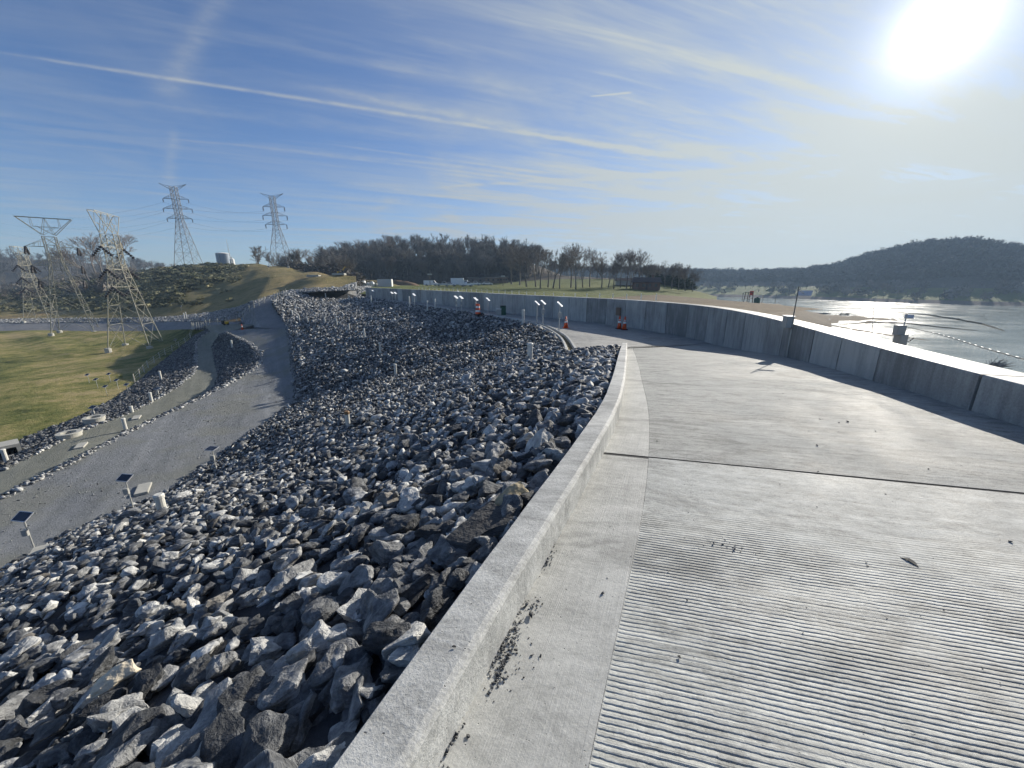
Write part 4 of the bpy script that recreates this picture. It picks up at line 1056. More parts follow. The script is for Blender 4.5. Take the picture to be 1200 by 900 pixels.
cone(725.5, 385.5, 'orange cone in the wall shadow, left of two', True, Vector(H(725.5, 385.5))); cone(731.5, 386.5, 'orange cone in the wall shadow, right of two', True, Vector(H(731.5, 386.5)))
cone(284, 385, 'small orange cone on the far gravel junction')
# red and white barrel, dark bin, etc on far crest
def barrel(x, y, label, cats='traffic barrel'):
    p = Vector(H(x, y)); e = empty('traffic_barrel', p, 0, label, cats)
    MB().lathe([(.32,0),(.32,.08)], 16).build('base', m_black, e)
    for k in range(5): MB().lathe([(.22-.015*k,.08+.17*k),(.215-.015*k,.25+.17*k)], 16).build('band', m_orange if k % 2 == 0 else m_white, e)
barrel(560, 369, 'red and white banded traffic barrel beside the far gutter')
p = Vector(H(589.5, 369)); e = empty('waste_bin', p, .2, 'dark green bin standing against the foot of the wall', 'bin'); e.scale = (.8,.8,.8)
MB().box((0,0,.45), (.55,.5,.9)).build('bin_body', m_green, e, bevel=.03); MB().box((0,0,.94), (.6,.56,.08)).build('lid', m_black, e, bevel=.02)
p = Vector(H(584.5, 369.3)); e = empty('utility_box', p, .2, 'small pale box on the ground left of the dark bin', 'box'); MB().box((0,0,.25), (.4,.3,.5)).build('box_body', m_greybox, e, bevel=.02); MB().box((0,0,.52), (.44,.34,.04)).build('lid', m_white, e)
# junction box on the wall foot near x=723,y=361
def wall_point(px_, frac):            # point on the wall front face under image column
    i = min((i for i, p in enumerate(wall_f) if p[1] > 3), key=lambda i: abs(px_of(wall_f[i])[0]-px_)+(0 if wall_f[i][1] > 4 else 99))
    x, y, t = wall_at(WD[i]); n = Vector((-t.y, t.x, 0)); return Vector((x, y, zr(y)+(ZT-zr(y))*frac)), t, n
def s_col(col):
    best = min(range(len(wall_f)), key=lambda i: abs(px_of(wall_f[i])[0]-col) if wall_f[i][1] > 3 and px_of(wall_f[i]) else 1e9); return WD[best]
w, t, n = wall_point(723, .55)
e = empty('junction_box', w+n*.08, math.atan2(t.y, t.x), 'brown junction box fixed to the wall near the two cones', 'box'); MB().box((0,0,0), (.35,.14,.5)).build('box_body', plain('brown_box', (.20,.14,.10), .6), e, bevel=.01); MB().tube((0,0,-.25),(0,0,-.9),.03).build('conduit', m_steel, e)
# station on the near wall: pole, box, conduit, solar panel
w = Vector(P(924, 379, ZT)); i = min(range(len(wall_f)), key=lambda i: math.dist(wall_f[i][:2], w[:2])); x, y, t = wall_at(WD[i]); n = Vector((-t.y, t.x, 0))
ang = math.atan2(t.y, t.x)
e = empty('monitoring_station', (x, y, ZT), 0, 'monitoring station clamped on the wall top with pole, grey box and tilted solar panel', 'instrument')
RZ = Matrix.Rotation(ang, 3, 'Z'); o3 = Vector((x, y, ZT))
MB().tube(n*.05+Vector((0,0,-.1)), n*.05+Vector((0,0,.98)), .014, .012, 8).build('pole', plain('galv_dark', (.16,.16,.15), .6, .3), e)
MB().box(n*.10+t*.16+Vector((0,0,.04)), (.34,.17,.30), RZ).build('instrument_box', m_greybox, e, bevel=.012)
MB().box(n*.10+t*.16+Vector((0,0,.202)), (.38,.21,.02), RZ).build('box_lid', m_white, e)
MB().tube(n*.035+Vector((0,0,-.13)), n*.035+Vector((0,0,zr(y)-ZT+.02)), .014, .014, 8).build('conduit', m_steel, e)
Mx = Matrix.Rotation(R(-43), 3, 'Z') @ Matrix.Rotation(R(35), 3, 'X')
MB().box(Vector((.22,.12,.80)), (.30,.22,.02), Mx).build('solar_panel', m_pvf, e); MB().tube((.0,.05,.88),(.20,.12,.80),.012).build('arm', m_steel, e)
# second station further right, behind the wall on a concrete plinth
p = Vector(P(1052, 401, -1.35)); e = empty('gauge_station', (p.x+.5, p.y+.45, -1.35), 0, 'gauge station on a pale plinth behind the wall with slanted panel and cable', 'instrument')
k = .017*1.0
MB().box((0,0,-.05), (.20,.18,.34)).build('plinth', m_conc2, e, bevel=.01); MB().box((-.06,.02,.22), (.20,.14,.24)).build('instrument_box', m_greybox, e, bevel=.01)
MB().tube((0,0,.1),(.0,0,.62),.015).build('mast', m_steel, e); MB().box((.12,.05,.54), (.16,.12,.012), Matrix.Rotation(R(-43),3,'Z')@Matrix.Rotation(R(40),3,'X')).build('solar_panel', m_pvf, e)
c_ = MB(); pr = None
for i in range(9):
    a = i/8; q = Vector((.02+.3*a, 0, .14-.35*math.sin(a*3.14)*.4-.1*a))
    if pr is not None: c_.tube(pr, q, .01, .01, 5)
    pr = q
c_.build('cable', m_black, e)
tag(MB().tube(P(1022,391,-1.3), P(1024,361,-.65), .008, .006, 6).build('survey_rod', m_steel), 'thin upright rod standing behind the wall left of the gauge station', 'rod')
# survey gear on the headland
for x, y, t, l in [(868,361,345,'pale upright stake at the left of the headland equipment'),(892.5,356,347,'stake right of the green tank on the headland'),(908,356,346,'stake further right on the headland')]:
    p = at(x, y); q = px_of(p); h = (y-t)/F*q[2]; e = empty('stake', p, 0, l, 'stake', 'stakes on the headland'); MB().tube((0,0,-.2),(.1,0,h),.09,.07,6).build('shaft', m_post, e); MB().box((.1,0,h+.1),(.25,.25,.2)).build('cap', m_post, e)
p = at(876, 357); e = empty('drill_frame', p, .3, 'dark four legged frame with red top panel on the headland', 'equipment'); s = 1.0
f_ = MB()
for a, b in ((-1,-.6),(1,-.6),(1,.6),(-1,.6)): f_.tube((a*1.0,b,-.2),(a*.75,b*.7,3.2),.09)
f_.box((0,0,3.2),(1.7,1.1,.12)); f_.box((0,0,1.6),(1.9,1.0,.1)); f_.build('frame', m_black, e)
MB().box((.8,0,3.0),(1.2,.15,1.1)).build('red_panel', plain('red_panel', (.65,.06,.04), .6), e)
p = at(886.5, 356); e = empty('green_tank', p, 0, 'dark green tank right of the drill frame on the headland', 'tank'); MB().lathe([(.75,-.1),(.8,.2),(.8,1.5),(.6,1.8)],16).build('shell', m_green, e); MB().lathe([(.25,1.8),(.25,2.0)],10).build('lid', m_black, e)
p = at(882, 362.5); e = empty('tarp_bundle', p, .5, 'white wrapped bundle lying on the headland slope', 'bundle'); MB().box((0,0,.35),(2.4,.9,.6)).build('wrap', m_white, e, bevel=.15); MB().box((0,0,.68),(.1,1.0,.06)).build('strap', m_black, e)
# brush barge / debris in the water
def debris(x, y, w_, label):
    p = Vector(P(x, y, WZ)); mb = MB(); rs = random.Random(int(x))
    for _ in range(70):
        a = Vector((rs.uniform(-.5,.5)*w_, rs.gauss(0,.5), rs.uniform(-.1,.5))); d = Vector((rs.uniform(.2,1), rs.gauss(0,.4), rs.uniform(0,.8))).normalized()*rs.uniform(.6,2.2)
        mb.tube(a, a+d, .07, .02, 4)
    o = mb.build('driftwood_pile', m_bark); o.location = p; tag(o, label, 'driftwood')
debris(989, 369.5, 4, 'fan shaped pile of dead branches at the right end of the log raft'); debris(938, 369, 4, 'tangle of dead branches at the left end of the log raft')
p = Vector(P(960, 368, WZ)); e = empty('log_raft', p, -.2, 'low dark raft of logs floating off the headland', 'raft')
for k in range(5): MB().tube((-4.5,k*.55-1.2,.22),(4.5,k*.55-1.1,.25),.27,.24,8).build('log', m_bark, e)
MB().box((-2.5,0,.6),(.25,3,.2)).build('crossbeam', m_bark, e); MB().box((2.5,0,.6),(.25,3,.2)).build('crossbeam', m_bark, e)
# floating boom
bp = [P(x, y, WZ+.05) for x, y in [(965,372),(1000,374.5),(1040,378),(1075,386),(1100,391.5),(1125,399),(1150,407),(1175,414),(1200,421),(1260,440)]]
bp = resample(bp, 70); e = empty('floating_boom', bp[35], 0, 'long curved floating boom with white floats on the lake beyond the wall', 'boom')
b_ = MB(); w_ = MB()
for i, (a, b) in enumerate(zip(bp, bp[1:])):
    A = Vector(a)-e.location; Bv = Vector(b)-e.location
    b_.tube(A, Bv, .11, .11, 6, cap=False)
    if i % 2 == 0 and i > 30: MB().tube(A+Vector((0,.05,.10)), A.lerp(Bv,.6)+Vector((0,.05,.10)), .09, .09, 8).build('float', m_white, e)
b_.build('boom_line', m_black, e)
debris(1164, 430.5, 2.2, 'small dark snag in the water close behind the wall')
# ------------------------------------------------------------------ fences
def fence(name, pxs, z_at, sp, h, label, post=m_post, r_=.06, wires=3, lean=.0):
    pts = [at(x, y) for x, y in pxs]; pts = [tuple(p) for p in pts]; d = pathlen(pts); n = int(d[-1]/sp)+1
    q = resample(pts, n); e = empty(name, q[0], 0, label, 'fence'); o0 = Vector(q[0]); ww = MB()
    prev = None
    me = None
    for p in q:
        g = down(p[0], p[1]) ; v = g-o0; hh = h
        if me is None:
            m_ = MB(); m_.tube((0,0,-.2),(0,0,hh),r_,r_*.9,6); o = m_.build('post', post, e); me = o.data; o.location = v
        else: o = link('post', me, None, e); o.location = v
        o.rotation_euler = (random.gauss(0,.04), random.gauss(0,.04), 0)
        if prev is not None:
            for k in range(wires): ww.tube(prev+Vector((0,0,h*(.3+.3*k))), v+Vector((0,0,h*(.3+.3*k))), .012, .012, 3, cap=False)
        prev = v
    ww.build('wire', m_steel, e)
fence('wire_fence', [(158,448),(175,430),(195,415),(210,407),(222,398),(228,390)], 0, 2.9, 1.0, 'wire fence of pale posts between meadow and dark stones')
fence('wire_fence', [(226,388),(245,383),(262,381),(278,379)], 0, 1.8, 1.2, 'wire fence of pale posts along the junction of grey road and track')
fence('wire_fence', [(286,375),(291,368),(300,361),(310,355),(322,350),(335,345)], 0, 2.6, 1.2, 'wire fence of pale posts climbing along the foot of the grassy hill', wires=2)
def fence_far(pts, sp, h, label):
    d = pathlen(pts); q = resample(pts, int(d[-1]/sp)+1); e = empty('wire_fence', q[0], 0, label, 'fence'); o0 = Vector(q[0]); me = None; prev = None; ww = MB()
    for p in q:
        g = down(p[0], p[1]); v = g-o0
        if me is None: o = MB().tube((0,0,-.2),(0,0,h),.032,.03,6).build('post', m_white, e); me = o.data; o.location = v
        else: o = link('post', me, None, e); o.location = v
        if prev is not None:
            for k in range(3): ww.tube(prev+Vector((0,0,h*(.35+.3*k))), v+Vector((0,0,h*(.35+.3*k))), .01, .01, 3, cap=False)
        prev = v
    ww.build('wire', m_steel, e)
fence_far([(p[0], p[1], -2.4) for p in offset([q for q in resample(wall_f, 60) if 24 < q[1] < 60], 2.2)], 1.25, 1.75, 'long field fence of thin pale posts beyond the parapet wall')
# ------------------------------------------------------------------ vehicles
def vehicle(x, y, dist, rz, label, kind, col, L=4.6):
    p = down(*D(x, y, dist)[:2]); m = plain('paint_'+kind, col, .35, .1, .04)
    e = empty({'van':'parked_van','pickup':'parked_pickup','car':'parked_car','truck':'box_truck'}[kind], p, rz, label, {'truck':'truck'}.get(kind, kind), 'vehicles parked on the plateau')
    W = 1.85; b = MB(); g = MB()
    if kind == 'van':
        pr = [(-L/2,.4),(-L/2,2.0),(-L/2+.15,2.1),(L/2-1.3,2.1),(L/2-.7,1.25),(L/2,1.05),(L/2,.4)]; gl = [(L/2-1.32,2.0),(L/2-.76,1.28),(L/2-1.7,1.28),(L/2-1.7,2.0)]
    elif kind == 'pickup':
        pr = [(-L/2,.5),(-L/2,1.1),(-.35,1.1),(-.2,1.8),(.9,1.8),(1.45,1.15),(L/2,1.05),(L/2,.5)]; gl = [(-.12,1.7),(.86,1.7),(1.25,1.2),(-.2,1.2)]
    elif kind == 'truck':
        pr = [(-L/2,.6),(-L/2,3.1),(L/2-2.0,3.1),(L/2-2.0,2.3),(L/2-.5,2.3),(L/2-.1,1.4),(L/2,.6)]; gl = [(L/2-1.6,2.15),(L/2-.6,2.15),(L/2-.3,1.5),(L/2-1.6,1.5)]
    else:
        pr = [(-L/2,.4),(-L/2,.95),(-1.6,1.0),(-1.0,1.45),(.5,1.45),(1.2,.98),(L/2,.85),(L/2,.4)]; gl = [(-1.4,1.02),(-.95,1.38),(.45,1.38),(1.0,1.02)]
    n = len(pr); b.add([(px_, sy*W/2*(1 if pz < 1.2 or kind in('truck','van') else .86), pz) for sy in (-1,1) for px_, pz in pr], [tuple(range(n-1,-1,-1)), tuple(range(n,2*n))]+[(i, (i+1) % n, n+(i+1) % n, n+i) for i in range(n)])
    b.build('body', m, e)
    for sy in (-1, 1):
        g = MB(); g.add([(q[0], sy*(W/2+.012), q[1]) for q in gl]+[(q[0], sy*(W/2-.02), q[1]) for q in gl], [(0,1,2,3),(4,5,6,7),(0,1,5,4),(1,2,6,5),(2,3,7,6),(3,0,4,7)]); g.build('side_window', m_glass, e)
    for sx in (-L*.3, L*.31):
        for sy in (-1, 1):
            w = MB().tube((sx, sy*(W/2-.2), .36), (sx, sy*(W/2+.03), .36), .36, .36, 14).build('wheel', m_black, e)
            MB().tube((sx, sy*(W/2+.031), .36), (sx, sy*(W/2+.045), .36), .19, .19, 10).build('rim', m_steel, w)
vehicle(505, 333, 155, .1, 'white panel van parked alone before the dark forest', 'van', (.8,.8,.8), 5.4)
vehicle(519, 334, 152, .15, 'silver pickup parked right of the white panel van', 'pickup', (.5,.52,.52), 5.4)
vehicle(527.5, 334, 156, .1, 'white car parked second right of the white panel van', 'car', (.75,.75,.75))
vehicle(539, 333.5, 158, .05, 'tall white box truck in the middle of the parked row', 'truck', (.62,.66,.68), 7)
vehicle(547, 334.5, 150, .4, 'white pickup parked in front of the box truck', 'pickup', (.75,.77,.8), 5.2)
vehicle(556, 334, 160, .1, 'white pickup parked just right of the box truck', 'pickup', (.7,.7,.7), 5.2)
vehicle(571, 334.5, 164, .1, 'white car at the right end of the parked row', 'car', (.7,.7,.68))
for x, l, c, w_ in [(563,'long dark office trailer right of the box truck',(.10,.09,.08),11),(578,'brown office trailer at the right end of the row',(.16,.12,.09),7),(590,'low brown shed at the edge of the forest',(.12,.08,.06),4)]:
    p = down(*D(x, 331, 174)[:2]); e = empty('office_trailer', p, .08, l, 'trailer', 'site trailers before the forest')
    MB().box((0,0,1.6), (w_,2.6,2.4)).build('body', plain('trailer_siding', c, .7), e); MB().box((0,0,2.87), (w_+.3,2.9,.12)).build('roof', m_greybox, e)
    for k in range(3): MB().box((-w_*.3+w_*.3*k,-1.32,1.8), (.8,.06,.7)).build('window', m_glass, e)
def lamp(x, y, yt, dist, label):
    p = down(*D(x, y, dist)[:2]); q = px_of(p); h = (q[1]-yt)/F*q[2]; e = empty('utility_pole', p, 0, label, 'pole', 'poles before the forest')
    MB().tube((0,0,-.2),(0,0,h),.13,.09,7).build('pole', m_bark, e); MB().box((.0,0,h),(1.6,.12,.5)).build('lamp_head', m_greybox, e)
lamp(504, 333, 322, 150, 'thin pole rising above the white panel van'); lamp(589.5, 334, 324, 150, 'dark pole at the end of the field before the forest')
# excavator
p = down(*D(397.5, 330, 128)[:2]); e = empty('excavator', p, .3, 'small yellow excavator on the shoulder of the hill', 'excavator')
for sy in (-1,1): MB().box((0,sy*.9,.4),(2.8,.5,.75)).build('track', m_black, e, bevel=.15)
MB().box((-.4,0,1.25),(2.2,1.9,.8)).build('body', m_yellow, e, bevel=.08); MB().box((.2,-.5,2.0),(1.0,.85,1.2)).build('cab', m_yellow, e, bevel=.05); MB().box((.25,-.5,2.1),(1.05,.7,.7)).build('cab_glass', m_glass, e)
bo = MB().tube((.7,.2,1.6),(2.0,.2,3.9),.22,.18,6); bo.tube((2.0,.2,3.9),(3.3,.2,3.6),.18,.15,6); bo.build('boom', m_yellow, e)
MB().tube((3.3,.2,3.6),(3.7,.2,1.9),.15,.12,6).build('stick', m_yellow, e); MB().box((3.5,.2,1.5),(.8,.8,.6)).build('bucket', m_black, e, bevel=.1)
p = at(265, 381); e = empty('skid_loader', p, .8, 'tiny yellow and black machine beside the road fence', 'loader'); e.scale = (.42,.42,.42); MB().box((0,0,.9),(1.8,1.2,1.0)).build('body', m_yellow, e, bevel=.05); MB().box((-.9,0,1.2),(.9,1.3,1.3)).build('cab', m_black, e, bevel=.05)
for sx in (-.6,.6):
    for sy in (-.7,.7): MB().tube((sx,sy-.1,.35),(sx,sy+.1,.35),.35,.35,10).build('wheel', m_black, e)
# bulk bags and blocks on the abutment
for i, (x, y, s_, l) in enumerate([(418.5,331.5,1.3,'white bulk bag farthest left on the abutment'),(425,333,2.0,'largest white bulk bag on the abutment'),(431,333,1.2,'pale bulk bag right of the largest'),(436,333,1.5,'grey white bulk bag fourth from the left'),(441,334,1.0,'tan lump of spoil fifth from the left')]):
    p = down(*D(x, y+1, 126)[:2]); e = empty('bulk_bag', p, random.random(), l, 'bulk bag', 'bulk bags on the abutment'); m_ = MB(); m_.lathe([(s_*.42,-.1),(s_*.52,s_*.3),(s_*.5,s_*.8),(s_*.36,s_*1.0)], 10); m_.build('bag', m_white if i != 4 else m_post, e, smooth=True); MB().lathe([(s_*.15,s_*1.0),(s_*.2,s_*1.15)],8).build('neck', m_white, e)
p = down(*D(451.5, 334, 130)[:2]); e = empty('storage_container', p, .1, 'pale grey storage container at the right end of the bulk bags', 'container'); MB().box((0,0,1.2),(4.5,2.3,2.4)).build('body', plain('container_grey', (.48,.5,.52), .6), e, bevel=.03); MB().box((2.27,0,1.2),(.04,2.1,2.2)).build('door', m_white, e)
for x, y, l in [(399,334.5,'flat pale concrete slab lying on the abutment bank'),(369,333.5,'pale rock slab pile below the grassy hill')]:
    p = down(*D(x, y, 105)[:2]); tag(MB().box((0,0,.3),(3.2,1.6,.5)).build('concrete_slab', m_conc2, None, bevel=.08), l, 'slab').location = p
# spoil heap left of forest
def heap(x, y, dist, w_, h, mat, label):
    p = down(*D(x, y, dist)[:2]); vs = []; fs = []
    for j in range(9):
        for i in range(21):
            u = (i/20-.5)*2; v = (j/8-.5)*2; z = h*max(0, 1-u*u)*max(0, 1-v*v)*(1+.35*mnoise.noise(Vector((u*3, v*3, x))))
            vs.append((u*w_, v*w_*.35, z-.15))
    fs = [(j*21+i, j*21+i+1, (j+1)*21+i+1, (j+1)*21+i) for j in range(8) for i in range(20)]
    o = mesh('spoil_heap', vs, fs, mat, smooth=True); o.location = p; tag(o, label, 'heap')
m_soil = mat_gravel('brown_soil', (.12,.075,.045), (.22,.15,.095), 2)
heap(468, 333, 160, 8, 2.0, m_soil, 'brown spoil heap left of the white panel van'); heap(430, 329.5, 150, 12, 2.2, m_hill, 'long low grassed mound in front of the evergreens')
# brown house
p = down(*D(757, 333, 122)[:2]); e = empty('brown_house', p, R(-12), 'low brown house with a long dark roof behind the bare trees', 'house'); e.scale = (.6,.6,.7)
m_brick = plain('brown_brick', (.16,.085,.06), .85, 0, .25, 2); m_roof = plain('dark_shingles', (.07,.055,.055), .85, 0, .2, 2)
wl = MB(); wl.box((0,0,1.6),(13,7,3.6)); wl.build('wall', m_brick, e)
rf = MB(); rf.add([(-7.2,-4.2,3.2),(7.2,-4.2,3.2),(7.2,4.2,3.2),(-7.2,4.2,3.2),(-6.6,0,5.3),(6.6,0,5.3)], [(0,1,5,4),(2,3,4,5),(1,2,5),(3,0,4),(0,3,2,1)]); roof = rf.build('roof', m_roof, e)
MB().box((3,0,5.4),(.9,.9,1.6)).build('chimney', m_brick, roof)
for x in (-4.5,-1.5,1.5,4.5): w = MB().box((x,-3.52,1.9),(1.3,.08,1.3)).build('window', m_glass, e); MB().box((x,-3.56,1.2),(1.5,.12,.12)).build('sill', m_brick, w)
MB().box((0,-3.53,1.2),(1.0,.08,2.2)).build('door', m_roof, e)
p = down(*D(737, 331, 140)[:2]); e = empty('low_barn', p, R(-5), 'long low dark roofed barn seen between the bare trees', 'barn'); e.scale = (.55,.6,.6); MB().box((0,0,1.3),(16,6,2.6)).build('wall', m_greybox, e); rf = MB(); rf.add([(-8.5,-3.6,2.6),(8.5,-3.6,2.6),(8.5,3.6,2.6),(-8.5,3.6,2.6),(-8.3,0,4.2),(8.3,0,4.2)], [(0,1,5,4),(2,3,4,5),(1,2,5),(3,0,4),(0,3,2,1)]); rf.build('roof', m_roof, e)
# ------------------------------------------------------------------ culvert and precast rings by the meadow
for x, y, l in [(82,512,'low precast concrete ring, nearer of two beside the service track'),(112,496,'taller precast concrete ring, farther of two beside the service track')]:
    p = at(x, y); e = empty('concrete_ring', p, 0, l, 'manhole ring', 'precast manhole rings'); e.scale = (.42,.42,.42); hh = .75 if y > 500 else 1.15
    n = 30; vs = []; prf = [(1.35,-.5),(1.35,hh-.16),(1.42,hh-.16),(1.42,hh),(.86,hh),(.86,.0)]
    for i in range(n):
        a = 6.28318*i/n
        for rr, z in prf: vs.append((rr*math.cos(a), rr*math.sin(a), z))
    k = len(prf); fs = [(i*k+q, ((i+1) % n)*k+q, ((i+1) % n)*k+q+1, i*k+q+1) for i in range(n) for q in range(k-1)]
    mesh('ring', vs, fs, m_conc2, e); MB().lathe([(.85,.0),(.85,.02)], 20).build('shaft_bottom', m_dark, e)
p = at(0, 540); e = empty('culvert_headwall', p+Vector((-.3,.3,-.35)), R(55), 'square concrete culvert mouth with railing at the left edge', 'culvert'); e.scale = (.55,.55,.5)
cb = MB()
for c, d in [((-1.35,0,1.0),(.3,2.2,2.2)),((1.35,0,1.0),(.3,2.2,2.2)),((0,0,2.25),(3.0,2.2,.35)),((0,0,-.2),(2.4,2.2,.3))]: cb.box(c, d)
cb.build('frame', m_conc2, e); MB().box((0,.95,1.0),(2.38,.1,2.1)).build('opening', m_dark, e)
rl = MB()
for k in range(5): rl.tube((1.5+.6*k,-1.1,0),(1.5+.6*k,-1.1,1.2),.035)
for z in (.6,1.15): rl.tube((1.5,-1.1,z),(3.9,-1.1,z),.03)
rl.build('railing', m_steel, e)
for x, y, l in [(95,523,'pale flat pad on the service track'),(160,490,'pale flat pad on the upper service track'),(168,574,'flat pale board lying by the white casing'),(45,652,'small concrete pad at the foot of the nearest bench post'),(408,389.5,'pale pad at the end of the far gravel bench')]:
    p = at(x, y); o = MB().box((0,0,.05),(1.6,.7,.12)).build('concrete_pad', m_conc2, None, bevel=.02); o.location = p; o.rotation_euler = (0,0,R(-55)); o.scale = (.6,.6,.8); tag(o, l, 'pad')
# water in the meadow, long shadow lines come from the light
# ------------------------------------------------------------------ debris on the road
m_peb = plain('dark_pebble', (.05,.05,.048), .85, 0, .4, 40)
def crumbs(name, cx_, cy_, n, spread, label, sz=(.004,.012), kind='stuff', kerb_align=True, off=0):
    rs = random.Random(int(cx_)); it = []; c = Vector(H(cx_, cy_, off)); tdir = Vector((.40,.917,0)); nd = Vector((.917,-.40,0))
    for _ in range(n):
        g1, g2 = rs.gauss(0,1)*spread[0]*1.3, rs.expovariate(1)*spread[1]*rs.choice((.4,1,1.4)) if kerb_align else rs.gauss(0,1)*spread[1]
        q = c+tdir*g1+nd*g2; s = sz[0]*2*math.exp(abs(rs.gauss(0,.6))); q.z = zr(q.y)+off+s*.2
        it.append((*rs.choice(far_a), np.array(rotm((0,0,1), rs.uniform(0,6.3), 0, 0, (s,s,s*.7))), np.array(q), rs.random()*.3))
    merged(name, it, m_rocks, 'stuff', label, 'grit')
crumbs('road_grit', 640, 652, 80, (.05,.02), 'dark crumbs of grit in the corner of the kerb, upper patch'); crumbs('road_grit', 590, 752, 170, (.07,.03), 'dark crumbs of grit in the corner of the kerb, lower patch'); crumbs('road_grit', 585, 785, 90, (.05,.012), 'thin spill of grit at the foot of the kerb')
crumbs('road_grit', 620, 712, 40, (.03,.03), 'loose specks of grit on the smooth gutter strip', kerb_align=False); crumbs('road_grit', 520, 876, 50, (.05,.012), 'grit at the kerb foot by the lower edge of the view')
crumbs('road_grit', 900, 700, 45, (.5,.6), 'dark specks scattered over the grooved slab', (.003,.008), kerb_align=False); crumbs('road_grit', 845, 640, 30, (.03,.10), 'scattered crumbs on the upper grooved slab', (.003,.008), kerb_align=False)
crumbs('road_grit', 980, 520, 40, (1.4,.9), 'small dark specks on the ramp slab', (.006,.014), kerb_align=False)
for i, (x, y, s_, l) in enumerate([(805,704,.016,'black pebble on the grooved slab, upper of two near the gutter strip'),(796,771,.022,'black pebble on the grooved slab, lower of two near the gutter strip'),(532,759,.02,'black pebble on the kerb top'),(941,742,.011,'small black pebble in the middle of the grooved slab'),(1171,801,.012,'black pebble near the right edge of the grooved slab'),(1015,660,.012,'black pebble high on the grooved slab'),(1088,550,.02,'dark pebble on the ramp slab')]):
    q = Vector(H(x, y, .197 if x == 532 else 0)); me = far_v[i].copy(); me.materials.clear(); me.materials.append(m_peb); o = bpy.data.objects.new('pebble', me); COL.objects.link(o); o.location = q+Vector((0,0,s_*.25)); o.scale = (s_,)*3; tag(o, l, 'pebble')
q = Vector(H(1068, 659)); lf = MB(); lf.add([(-.03,.05,.002),(-.015,.015,.012),(0,-.05,.004),(.02,-.005,.008),(.012,.03,.014),(-.03,.05,-.001),(-.015,.015,.009),(0,-.05,.001),(.02,-.005,.005),(.012,.03,.011)], [(0,1,2,3,4),(9,8,7,6,5),(0,5,6,1),(1,6,7,2),(2,7,8,3),(3,8,9,4),(4,9,5,0)]); o = lf.build('dead_leaf', m_peb); o.scale = (.9,.8,.6); o.location = q; tag(o, 'curled dead leaf on the grooved slab towards the right', 'leaf')
# conductors between the two hilltop pylons
pa = [o for o in sc.objects if o.parent is None and o.name.startswith('pylon') and 'hilltop' in o.get('label', '')]
def arm_tips(o):
    out = []
    for ch in o.children:
        if ch.name.startswith('insulator'):
            z = [v.co for v in ch.data.vertices]; m_ = min(z, key=lambda q: q.z); out.append((o.matrix_basis @ m_))
    return sorted(out, key=lambda q: (round(q.z), q.x))
if len(pa) == 2:
    A, Bp = arm_tips(pa[0]), arm_tips(pa[1])
    for k in range(min(len(A), len(Bp))):
        for (p, q, ext) in ((A[k], Bp[k], 1), (A[k], A[k]+(A[k]-Bp[k]).normalized()*260+Vector((0,0,-14)), 2)):
            m_ = MB(); pr = None; L = (q-p).length
            for i in range(25):
                f = i/24; w_ = p.lerp(q, f)-p+Vector((0,0,-4*f*(1-f)*L*.03))
                if pr is not None: m_.tube(pr, w_, .022, .022, 4, cap=False)
                pr = w_
            o = m_.build('power_line', m_black); o.location = p
            tag(o, 'thin dark overhead wire strung from the hilltop pylons', 'power line', 'overhead wires strung from the hilltop pylons')
# ------------------------------------------------------------------ sun, sky, haze
sd = ray(1105, 32).normalized(); el = math.asin(sd.z); az = math.atan2(sd.x, sd.y)
ld = bpy.data.lights.new('sun', 'SUN'); ld.energy = 5.0; ld.angle = R(.5); ld.color = (1, .93, .82)
lo = bpy.data.objects.new('sun', ld); COL.objects.link(lo); lo.rotation_euler = (-Vector(sd)).to_track_quat('-Z', 'Y').to_euler()
W = bpy.data.worlds.new('World'); sc.world = W; W.use_nodes = True; T = W.node_tree; T.nodes.clear()
sky = T.nodes.new('ShaderNodeTexSky'); sky.sky_type = 'NISHITA'; sky.sun_disc = False; sky.sun_elevation = el; sky.sun_rotation = az
sky.air_density = 1.0; sky.dust_density = .25; sky.ozone_density = 1.6; sky.altitude = 300
g = T.nodes.new('ShaderNodeTexCoord'); sep = T.nodes.new('ShaderNodeSeparateXYZ'); T.links.new(g.outputs['Generated'], sep.inputs[0])
dx, dy, dz = [N(T, sep.outputs[i]) for i in range(3)]
up = dz.max(.02); pxn = dx/up; pyn = dy/up
def comb(a, b):
    n = T.nodes.new('ShaderNodeCombineXYZ'); T.links.new(a.k, n.inputs[0]); T.links.new(b.k, n.inputs[1]); return n.outputs[0]
def wn(vec, scale, detail, rough=.6, dist=0.0):
    n = T.nodes.new('ShaderNodeTexNoise'); T.links.new(vec, n.inputs['Vector']); n.inputs['Scale'].default_value = scale; n.inputs['Detail'].default_value = detail; n.inputs['Roughness'].default_value = rough; n.inputs['Distortion'].default_value = dist
    return N(T, n.outputs[0])
def pl(x, y):
    d = ray(x, y); return (d.x/d.z, d.y/d.z)
cth = (dx*sd.x+dy*sd.y+dz*sd.z).max(0.0)
A0, A1 = pl(0, 60), pl(800, 187); th = math.atan2(A1[1]-A0[1], A1[0]-A0[0])
def rot2(a, b, t): return (a*math.cos(t)+b*math.sin(t), b*math.cos(t)-a*math.sin(t))
al, pe = rot2(pxn, pyn, th)
cir1 = wn(comb(al*.35, pe*1.7), 1.0, 5, .62, .7); cir2 = wn(comb(pxn*.55, pyn*.35), 1.3, 4, .6, .9); cir3 = wn(comb(al*1.2, pe*7), 1.0, 4, .65, .5)
veil = cir1.ss(.42, .72)*.55+cir2.ss(.46, .76)*.45+cir3.ss(.48, .78)*.22
az_side = (dx*sd.x+dy*sd.y)/((dx*dx+dy*dy).pow(.5).max(.05))/math.hypot(sd.x, sd.y)
